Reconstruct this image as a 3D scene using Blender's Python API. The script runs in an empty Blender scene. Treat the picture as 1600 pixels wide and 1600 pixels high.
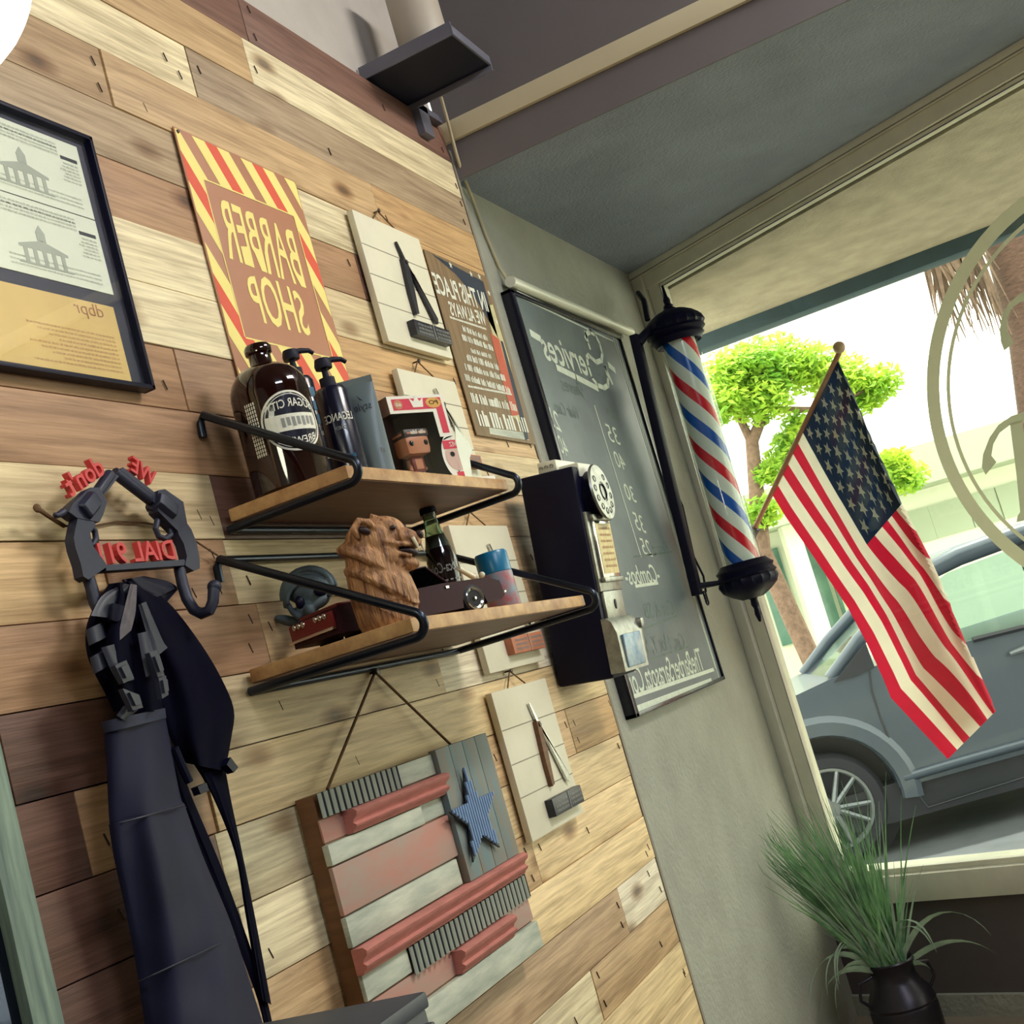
import bpy, bmesh, math, random
from mathutils import Vector as V, Matrix, noise as mnoise
random.seed(7)
SC = bpy.context.scene
COL = SC.collection
# ------------------------------------------------------------------ camera
FPX = 2031.08                      # focal length in pixels of a 1600 px frame
MR = ((0.39154, -0.87820, -0.27469), (0.01339, 0.30393, -0.95260), (0.92006, 0.36930, 0.13076))
CAM = V((0.0, -1.2, 1.5))
cd = bpy.data.cameras.new('camera')
cd.sensor_width = 36.0
cd.lens = FPX / 1600 * 36.0
cd.clip_start = 0.02
cd.clip_end = 300
cam = bpy.data.objects.new('camera', cd)
COL.objects.link(cam)
R3 = Matrix((V(MR[0]), -V(MR[1]), -V(MR[2]))).transposed()
cam.matrix_world = Matrix.Translation(CAM) @ R3.to_4x4()
SC.camera = cam
# ------------------------------------------------------------------ world, sun, fill lights, exposure
def lin(c):
    return tuple(((x / 255) / 12.92 if x / 255 <= 0.04045 else ((x / 255 + 0.055) / 1.055) ** 2.4) for x in c)
W_ = bpy.data.worlds.new('sky')
SC.world = W_
W_.use_nodes = True
bg = W_.node_tree.nodes['Background']
bg.inputs[0].default_value = (1.0, 0.985, 0.86, 1)
bg.inputs[1].default_value = 3.0
sd = bpy.data.lights.new('sun', 'SUN')
sd.energy = 7.0
sd.angle = math.radians(2)
sd.color = (1, 0.95, 0.8)
sun = bpy.data.objects.new('sun', sd)
COL.objects.link(sun)
sun.rotation_euler = V((-0.28, 0.2, -0.94)).to_track_quat('-Z', 'Y').to_euler()
sun.location = (6, -3, 8)
WPOS = (3.98, -1.77, 1.69)
def area(name, loc, aim, sx, sy, e, c):
    d = bpy.data.lights.new(name, 'AREA')
    d.shape = 'RECTANGLE'
    d.size = sx
    d.size_y = sy
    d.energy = e
    d.color = c
    o = bpy.data.objects.new(name, d)
    COL.objects.link(o)
    o.location = loc
    o.rotation_euler = (V(aim) - V(loc)).to_track_quat('-Z', 'Y').to_euler()
    return o
area('ceiling_fill', (2.9, -2.3, 3.66), (2.3, 0, 1.2), 1.2, 0.35, 70, (1, 0.96, 0.88))  # added fill light without a fixture, brightens the interior from upper right
area('ceiling_fill_rear', (0.6, -3.0, 3.66), (1.6, 0, 1.6), 1.2, 0.35, 36, (0.80, 0.88, 1.0))  # added cool fill without a fixture, turns the shadows bluish
pt_ = area('window_portal', tuple(WPOS), (2.2, 0.0, 1.45), 3.6, 2.3, 1, (1, 1, 1))
pt_.data.cycles.is_portal = True
SC.view_settings.view_transform = 'Standard'
SC.view_settings.look = 'None'
SC.view_settings.gamma = 1
SC.view_settings.use_curve_mapping = False
SC.view_settings.exposure = 0.45
SC.cycles.max_bounces = 8
SC.cycles.transparent_max_bounces = 16
# ------------------------------------------------------------------ pixel rays to planes of the room
def ray(px, py):
    c = V((px - 800, py - 800, FPX))
    return V((MR[0][i] * c[0] + MR[1][i] * c[1] + MR[2][i] * c[2] for i in range(3)))
def PL(px, py, n, pt):
    d = ray(px, py)
    n = V(n)
    return CAM + d * ((V(pt) - CAM).dot(n) / d.dot(n))
def PX(px, py, x): return PL(px, py, (1, 0, 0), (x, 0, 0))
def PY(px, py, y=0.0): return PL(px, py, (0, 1, 0), (0, y, 0))
def PZ(px, py, z): return PL(px, py, (0, 0, 1), (0, 0, z))
def PD(px, py, d): return CAM + ray(px, py) * (d / FPX)
TH = 0.442768
C0 = V((4.971, 0.02, 2.956))
NW = V((math.cos(TH), -math.sin(TH), 0))
DW = V((-math.sin(TH), -math.cos(TH), 0))
def PW(px, py, off=0.0): return PL(px, py, NW, C0 + NW * off)
def WP(s, z, off=0.0): return V((C0.x, C0.y, 0)) + DW * s + NW * off + V((0, 0, z))
# ------------------------------------------------------------------ mesh builder
FONTCACHE = {}
def glyphs(s, bold=0.0, ext=0.0, res=3):
    k = (s, bold, ext, res)
    if k not in FONTCACHE:
        c = bpy.data.curves.new('t', 'FONT')
        c.body = s
        c.size = 1
        c.resolution_u = res
        c.offset = bold
        c.extrude = ext
        o = bpy.data.objects.new('t', c)
        me = bpy.data.meshes.new_from_object(o)
        vs = [v.co.copy() for v in me.vertices]
        fs = [tuple(p.vertices) for p in me.polygons]
        bpy.data.objects.remove(o)
        bpy.data.meshes.remove(me)
        bpy.data.curves.remove(c)
        x0 = min(v.x for v in vs); x1 = max(v.x for v in vs)
        y0 = min(v.y for v in vs); y1 = max(v.y for v in vs)
        FONTCACHE[k] = (vs, fs, x0, x1, y0, y1)
    return FONTCACHE[k]
class B:
    def __init__(s):
        s.bm = bmesh.new()
    def faces(s, vs, fs, mi=0):
        bv = [s.bm.verts.new(v) for v in vs]
        for f in fs:
            try:
                fc = s.bm.faces.new([bv[i] for i in f])
                fc.material_index = mi
            except ValueError:
                pass
        return bv
    def box(s, c, size, R=None, bev=0.0, mi=0):
        r = bmesh.ops.create_cube(s.bm, size=1)
        vs = r['verts']
        R = R or Matrix.Identity(3)
        for v in vs:
            v.co = V((v.co.x * size[0], v.co.y * size[1], v.co.z * size[2]))
        fs = set(f for v in vs for f in v.link_faces)
        if bev > 0:
            es = list(set(e for v in vs for e in v.link_edges))
            rr = bmesh.ops.bevel(s.bm, geom=es, offset=bev, segments=2, affect='EDGES', profile=0.6)
            fs = set(rr['faces']) | set(f for f in fs if f.is_valid)
            vs = list(set(v for f in fs for v in f.verts))
        for f in fs:
            f.material_index = mi
        for v in vs:
            v.co = R @ v.co + V(c)
        return s
    def bx(s, a, b, bev=0.0, mi=0):
        a = V(a); b = V(b)
        return s.box((a + b) / 2, [abs(q) for q in (b - a)], None, bev, mi)
    def prism(s, pts, d, mi=0, mis=None):
        pts = [V(p) for p in pts]
        d = V(d)
        n = len(pts)
        s.faces(pts + [p + d for p in pts], [tuple(range(n)), tuple(range(2 * n - 1, n - 1, -1))], mi)
        bv = [s.bm.verts.new(p) for p in pts] + [s.bm.verts.new(p + d) for p in pts]
        for i in range(n):
            j = (i + 1) % n
            f = s.bm.faces.new((bv[i], bv[j], bv[n + j], bv[n + i]))
            f.material_index = mi if mis is None else mis
        return s
    def poly(s, pts, mi=0):
        s.faces([V(p) for p in pts], [tuple(range(len(pts)))], mi)
        return s
    def tube(s, pts, r, n=10, mi=0, closed=False, caps=True):
        pts = [V(p) for p in pts]
        m = len(pts)
        rs = r if isinstance(r, (list, tuple)) else [r] * m
        rings = []
        up = None
        for i, p in enumerate(pts):
            a = pts[(i - 1) % m] if (closed or i > 0) else p
            b = pts[(i + 1) % m] if (closed or i < m - 1) else p
            t = (b - a).normalized() if (b - a).length > 1e-9 else V((0, 0, 1))
            if up is None:
                up = V((0, 0, 1)) if abs(t.z) < 0.9 else V((1, 0, 0))
            x = t.cross(up)
            if x.length < 1e-6:
                x = t.orthogonal()
            x.normalize()
            y = x.cross(t).normalized()
            up = y
            rings.append([s.bm.verts.new(p + (x * math.cos(2 * math.pi * k / n) + y * math.sin(2 * math.pi * k / n)) * rs[i]) for k in range(n)])
        for i in range(m if closed else m - 1):
            A = rings[i]; Bq = rings[(i + 1) % m]
            for k in range(n):
                f = s.bm.faces.new((A[k], A[(k + 1) % n], Bq[(k + 1) % n], Bq[k]))
                f.material_index = mi
        if caps and not closed:
            for rg in (rings[0], rings[-1]):
                f = s.bm.faces.new(rg)
                f.material_index = mi
        return s
    def lathe(s, prof, M4=None, n=24, mi=0, flute=None):
        M4 = M4 or Matrix.Identity(4)
        rings = []
        for r, z in prof:
            if r < 1e-6:
                rings.append([s.bm.verts.new(M4 @ V((0, 0, z)))])
            else:
                rings.append([s.bm.verts.new(M4 @ V((r * q * math.cos(2 * math.pi * k / n), r * q * math.sin(2 * math.pi * k / n), z)))
                              for k in range(n) for q in ((1 if not flute else 1 + flute * math.cos(math.pi * k)),)])
        for A, Bq in zip(rings, rings[1:]):
            for k in range(n):
                q = (k + 1) % n
                if len(A) == 1 and len(Bq) == 1:
                    continue
                if len(A) == 1:
                    fs = (A[0], Bq[q], Bq[k])
                elif len(Bq) == 1:
                    fs = (A[k], A[q], Bq[0])
                else:
                    fs = (A[k], A[q], Bq[q], Bq[k])
                f = s.bm.faces.new(fs)
                f.material_index = mi
        return s
    def grid(s, P, mi=0, mif=None):
        bv = [[s.bm.verts.new(p) for p in row] for row in P]
        for i in range(len(P) - 1):
            for j in range(len(P[0]) - 1):
                f = s.bm.faces.new((bv[i][j], bv[i][j + 1], bv[i + 1][j + 1], bv[i + 1][j]))
                f.material_index = mif(i, j) if mif else mi
        return s
    def ell(s, c, r, R=None, n=20, m=12, mi=0):
        R = R or Matrix.Identity(3)
        M4 = Matrix.Translation(V(c)) @ R.to_4x4() @ Matrix.Diagonal((r[0], r[1], r[2], 1))
        return s.lathe([(math.sin(math.pi * i / m), -math.cos(math.pi * i / m)) for i in range(m + 1)], M4, n, mi)
    def text(s, t, P0, P1, h, n=(0, -1, 0), off=0.0006, ext=0.0, mi=0, bold=0.0, shear=0.0, warp=None, res=3, cap=None):
        # P0 = where the reading starts, P1 = where it ends, on the baseline (the photo reads mirrored)
        vs, fs, x0, x1, y0, y1 = glyphs(t, bold, ext, res)
        P0 = V(P0); P1 = V(P1); n = V(n).normalized()
        d = P1 - P0
        w = d.length
        d.normalize()
        up = n.cross(d)
        if up.z < 0 and abs(up.z) > 1e-6:
            up = -up
        cap = cap or (y1 - max(y0, 0) if y1 > 0 else 1)
        out = []
        for v in vs:
            u = (v.x - x0) / (x1 - x0)
            q = v.y / cap
            if warp:
                q = warp(u, q)
            out.append(P0 + d * (u * w + shear * q * h) + up * (q * h) + n * (off + v.z + ext))
        s.faces(out, fs, mi)
        return s
    def scrib(s, P0, P1, h, n=(0, -1, 0), off=0.0006, mi=0, word=5, dens=0.6, seed=1):
        # lines of print too small to read: little upright strokes in word groups
        rd = random.Random(seed)
        P0 = V(P0); P1 = V(P1); n = V(n).normalized()
        d = P1 - P0
        w = d.length
        d.normalize()
        up = n.cross(d)
        if up.z < 0:
            up = -up
        x = 0.0
        st = h * 0.42
        k = 0
        while x < w - st:
            if k >= word:
                k = 0 if rd.random() < 0.8 else -3
                x += st * 0.9
                continue
            k += 1
            a = x; b = x + st * dens * rd.uniform(0.6, 1.2)
            lo = 0.0; hi = h * rd.choice((0.75, 1, 1))
            s.poly([P0 + d * a + up * lo + n * off, P0 + d * b + up * lo + n * off, P0 + d * b + up * hi + n * off, P0 + d * a + up * hi + n * off], mi)
            x += st
        return s
def sm(me, ang=40):
    me.polygons.foreach_set('use_smooth', [True] * len(me.polygons))
    try:
        me.set_sharp_from_angle(angle=math.radians(ang))
    except Exception:
        pass
ORG = {}
def obj(name, b, mats, parent=None, org=None, smooth=40, label=None, recalc=True):
    o0 = ORG[parent.name] if parent else V(org if org is not None else (0, 0, 0))
    if recalc:
        bmesh.ops.recalc_face_normals(b.bm, faces=b.bm.faces)
    for v in b.bm.verts:
        v.co -= o0
    me = bpy.data.meshes.new(name)
    b.bm.to_mesh(me)
    b.bm.free()
    for m in (mats if isinstance(mats, (list, tuple)) else [mats]):
        me.materials.append(m)
    if smooth:
        sm(me, smooth)
    o = bpy.data.objects.new(name, me)
    COL.objects.link(o)
    if parent:
        o.parent = parent
    else:
        o.location = o0
    ORG[o.name] = o0
    if label:
        o['label'] = label
    return o
def thing(name, label, cat, loc, group=None):
    o = bpy.data.objects.new(name, None)
    COL.objects.link(o)
    o.location = loc
    o.empty_display_size = 0.05
    o['label'] = label
    o['category'] = cat
    if group:
        o['group'] = group
    ORG[o.name] = V(loc)
    return o
def solo(name, b, mats, label, cat, org, group=None, smooth=40):
    o = obj(name, b, mats, None, org, smooth)
    o['label'] = label
    o['category'] = cat
    if group:
        o['group'] = group
    return o
def struct(name, b, mats, parent=None, smooth=40):
    o = obj(name, b, mats, parent, (0, 0, 0), smooth)
    if not parent:
        o['kind'] = 'structure'
    return o
# ------------------------------------------------------------------ materials
def N(nt, t, **k):
    n = nt.nodes.new(t)
    for a, v in k.items():
        setattr(n, a, v)
    return n
def mat(name, c, rough=0.5, metal=0.0, var=0.12, scale=12.0, bump=0.0, bscale=80.0, stretch=(1, 1, 1), trans=0.0, coat=0.0, spec=0.5, c2=None, tl=0.0, emis=None, estr=0.0, alpha=1.0, sss=0.0):
    m = bpy.data.materials.new(name)
    m.use_nodes = True
    nt = m.node_tree
    p = nt.nodes['Principled BSDF']
    a = lin(c)
    b = lin(c2) if c2 else tuple(max(0, x * (1 - 2 * var)) for x in a)
    tc = N(nt, 'ShaderNodeTexCoord')
    mp = N(nt, 'ShaderNodeMapping')
    mp.inputs['Scale'].default_value = stretch
    nt.links.new(tc.outputs['Object'], mp.inputs[0])
    nz = N(nt, 'ShaderNodeTexNoise')
    nz.inputs['Scale'].default_value = scale
    nz.inputs['Detail'].default_value = 6
    nz.inputs['Roughness'].default_value = 0.6
    nt.links.new(mp.outputs[0], nz.inputs['Vector'])
    rp = N(nt, 'ShaderNodeValToRGB')
    rp.color_ramp.elements[0].position = 0.3
    rp.color_ramp.elements[1].position = 0.7
    rp.color_ramp.elements[0].color = (*b, 1)
    rp.color_ramp.elements[1].color = (*a, 1)
    nt.links.new(nz.outputs['Fac'], rp.inputs[0])
    nt.links.new(rp.outputs[0], p.inputs['Base Color'])
    p.inputs['Roughness'].default_value = rough
    p.inputs['Metallic'].default_value = metal
    p.inputs['Transmission Weight'].default_value = trans
    p.inputs['Coat Weight'].default_value = coat
    p.inputs['Specular IOR Level'].default_value = spec
    p.inputs['Alpha'].default_value = alpha
    if emis:
        p.inputs['Emission Color'].default_value = (*lin(emis), 1)
        p.inputs['Emission Strength'].default_value = estr
    if bump:
        n2 = N(nt, 'ShaderNodeTexNoise')
        n2.inputs['Scale'].default_value = bscale
        n2.inputs['Detail'].default_value = 5
        nt.links.new(mp.outputs[0], n2.inputs['Vector'])
        bp = N(nt, 'ShaderNodeBump')
        bp.inputs['Strength'].default_value = bump
        bp.inputs['Distance'].default_value = 0.01
        nt.links.new(n2.outputs['Fac'], bp.inputs['Height'])
        nt.links.new(bp.outputs[0], p.inputs['Normal'])
    if tl:
        out = nt.nodes['Material Output']
        t = N(nt, 'ShaderNodeBsdfTranslucent')
        nt.links.new(rp.outputs[0], t.inputs[0])
        mx = N(nt, 'ShaderNodeMixShader')
        mx.inputs[0].default_value = tl
        nt.links.new(p.outputs[0], mx.inputs[1])
        nt.links.new(t.outputs[0], mx.inputs[2])
        nt.links.new(mx.outputs[0], out.inputs[0])
    return m
def glass(name, tint=(255, 255, 255), refl=0.06, rough=0.0):
    m = bpy.data.materials.new(name)
    m.use_nodes = True
    nt = m.node_tree
    nt.nodes.remove(nt.nodes['Principled BSDF'])
    out = nt.nodes['Material Output']
    t = N(nt, 'ShaderNodeBsdfTransparent')
    t.inputs[0].default_value = (*lin(tint), 1)
    g = N(nt, 'ShaderNodeBsdfGlossy')
    g.inputs['Roughness'].default_value = rough
    lw = N(nt, 'ShaderNodeLayerWeight')
    lw.inputs[0].default_value = 0.5
    pw_ = N(nt, 'ShaderNodeMath', operation='POWER')
    pw_.inputs[1].default_value = 4.0
    nt.links.new(lw.outputs['Facing'], pw_.inputs[0])
    ml = N(nt, 'ShaderNodeMath', operation='MULTIPLY_ADD')
    ml.inputs[1].default_value = 0.6
    ml.inputs[2].default_value = refl * 0.5
    nt.links.new(pw_.outputs[0], ml.inputs[0])
    mx = N(nt, 'ShaderNodeMixShader')
    nt.links.new(ml.outputs[0], mx.inputs[0])
    nt.links.new(t.outputs[0], mx.inputs[1])
    nt.links.new(g.outputs[0], mx.inputs[2])
    nt.links.new(mx.outputs[0], out.inputs[0])
    return m
def plank_mat():
    m = bpy.data.materials.new('pine_planks')
    m.use_nodes = True
    nt = m.node_tree
    L = nt.links.new
    p = nt.nodes['Principled BSDF']
    p.inputs['Roughness'].default_value = 0.55
    at = N(nt, 'ShaderNodeVertexColor', layer_name='tint')
    sd_ = N(nt, 'ShaderNodeVertexColor', layer_name='seed')
    tc = N(nt, 'ShaderNodeTexCoord')
    sc = N(nt, 'ShaderNodeVectorMath', operation='SCALE')
    sc.inputs['Scale'].default_value = 23.0
    L(sd_.outputs[0], sc.inputs[0])
    ad = N(nt, 'ShaderNodeVectorMath', operation='ADD')
    L(tc.outputs['Object'], ad.inputs[0])
    L(sc.outputs[0], ad.inputs[1])
    # long grain
    mp = N(nt, 'ShaderNodeMapping')
    mp.inputs['Scale'].default_value = (1.1, 1.0, 16)
    L(ad.outputs[0], mp.inputs[0])
    n1 = N(nt, 'ShaderNodeTexNoise')
    n1.inputs['Scale'].default_value = 2.4
    n1.inputs['Detail'].default_value = 9
    n1.inputs['Roughness'].default_value = 0.62
    n1.inputs['Distortion'].default_value = 0.7
    L(mp.outputs[0], n1.inputs[0])
    mp2 = N(nt, 'ShaderNodeMapping')
    mp2.inputs['Scale'].default_value = (2.2, 1.0, 60)
    L(ad.outputs[0], mp2.inputs[0])
    n2 = N(nt, 'ShaderNodeTexNoise')
    n2.inputs['Scale'].default_value = 3.0
    n2.inputs['Detail'].default_value = 5
    L(mp2.outputs[0], n2.inputs[0])
    # knots
    mpk = N(nt, 'ShaderNodeMapping')
    mpk.inputs['Scale'].default_value = (3.2, 0.0, 7.5)
    L(ad.outputs[0], mpk.inputs[0])
    vo = N(nt, 'ShaderNodeTexVoronoi')
    vo.inputs['Scale'].default_value = 1.0
    L(mpk.outputs[0], vo.inputs[0])
    rk = N(nt, 'ShaderNodeValToRGB')
    rk.color_ramp.elements[0].position = 0.05
    rk.color_ramp.elements[0].color = (0.16, 0.11, 0.08, 1)
    rk.color_ramp.elements[1].position = 0.19
    rk.color_ramp.elements[1].color = (1, 1, 1, 1)
    e = rk.color_ramp.elements.new(0.10)
    e.color = (0.5, 0.38, 0.3, 1)
    L(vo.outputs['Distance'], rk.inputs[0])
    r1 = N(nt, 'ShaderNodeValToRGB')
    r1.color_ramp.elements[0].position = 0.28
    r1.color_ramp.elements[0].color = (0.56, 0.49, 0.42, 1)
    r1.color_ramp.elements[1].position = 0.72
    r1.color_ramp.elements[1].color = (1.16, 1.13, 1.06, 1)
    e = r1.color_ramp.elements.new(0.5)
    e.color = (0.95, 0.9, 0.84, 1)
    L(n1.outputs['Fac'], r1.inputs[0])
    r2 = N(nt, 'ShaderNodeValToRGB')
    r2.color_ramp.elements[0].position = 0.35
    r2.color_ramp.elements[0].color = (0.72, 0.68, 0.63, 1)
    r2.color_ramp.elements[1].position = 0.6
    r2.color_ramp.elements[1].color = (1.05, 1.05, 1.05, 1)
    L(n2.outputs['Fac'], r2.inputs[0])
    cur = at.outputs[0]
    for q, f in ((r1, 1.0), (r2, 0.75), (rk, 0.85)):
        mx = N(nt, 'ShaderNodeMixRGB', blend_type='MULTIPLY')
        mx.inputs[0].default_value = f
        L(cur, mx.inputs[1])
        L(q.outputs[0], mx.inputs[2])
        cur = mx.outputs[0]
    L(cur, p.inputs['Base Color'])
    bp = N(nt, 'ShaderNodeBump')
    bp.inputs['Strength'].default_value = 0.25
    bp.inputs['Distance'].default_value = 0.004
    L(n2.outputs['Fac'], bp.inputs['Height'])
    L(bp.outputs[0], p.inputs['Normal'])
    return m
def stripe_mat():
    # three colours winding round the pole's own axis
    m = bpy.data.materials.new('barber_stripes')
    m.use_nodes = True
    nt = m.node_tree
    L = nt.links.new
    p = nt.nodes['Principled BSDF']
    p.inputs['Roughness'].default_value = 0.25
    tc = N(nt, 'ShaderNodeTexCoord')
    sx = N(nt, 'ShaderNodeSeparateXYZ')
    L(tc.outputs['Object'], sx.inputs[0])
    a2 = N(nt, 'ShaderNodeMath', operation='ARCTAN2')
    L(sx.outputs[1], a2.inputs[0])
    L(sx.outputs[0], a2.inputs[1])
    k1 = N(nt, 'ShaderNodeMath', operation='MULTIPLY')
    k1.inputs[1].default_value = 2 / (2 * math.pi)
    L(a2.outputs[0], k1.inputs[0])
    k2 = N(nt, 'ShaderNodeMath', operation='MULTIPLY')
    k2.inputs[1].default_value = 1 / 0.2477
    L(sx.outputs[2], k2.inputs[0])
    ad = N(nt, 'ShaderNodeMath', operation='ADD')
    L(k1.outputs[0], ad.inputs[0])
    L(k2.outputs[0], ad.inputs[1])
    a3 = N(nt, 'ShaderNodeMath', operation='ADD')
    a3.inputs[1].default_value = 10.0 + STRIPE_PHASE
    L(ad.outputs[0], a3.inputs[0])
    fr = N(nt, 'ShaderNodeMath', operation='FRACT')
    L(a3.outputs[0], fr.inputs[0])
    rp = N(nt, 'ShaderNodeValToRGB')
    cr = rp.color_ramp
    cr.interpolation = 'CONSTANT'
    wht = (*lin((238, 244, 236)), 1)
    cr.elements[0].position = 0.0
    cr.elements[0].color = (*lin((225, 20, 48)), 1)
    cr.elements[1].position = 0.22
    cr.elements[1].color = wht
    e = cr.elements.new(0.5)
    e.color = (*lin((6, 92, 196)), 1)
    e = cr.elements.new(0.72)
    e.color = wht
    L(fr.outputs[0], rp.inputs[0])
    L(rp.outputs[0], p.inputs['Base Color'])
    return m
STRIPE_PHASE = 0.0
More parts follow.
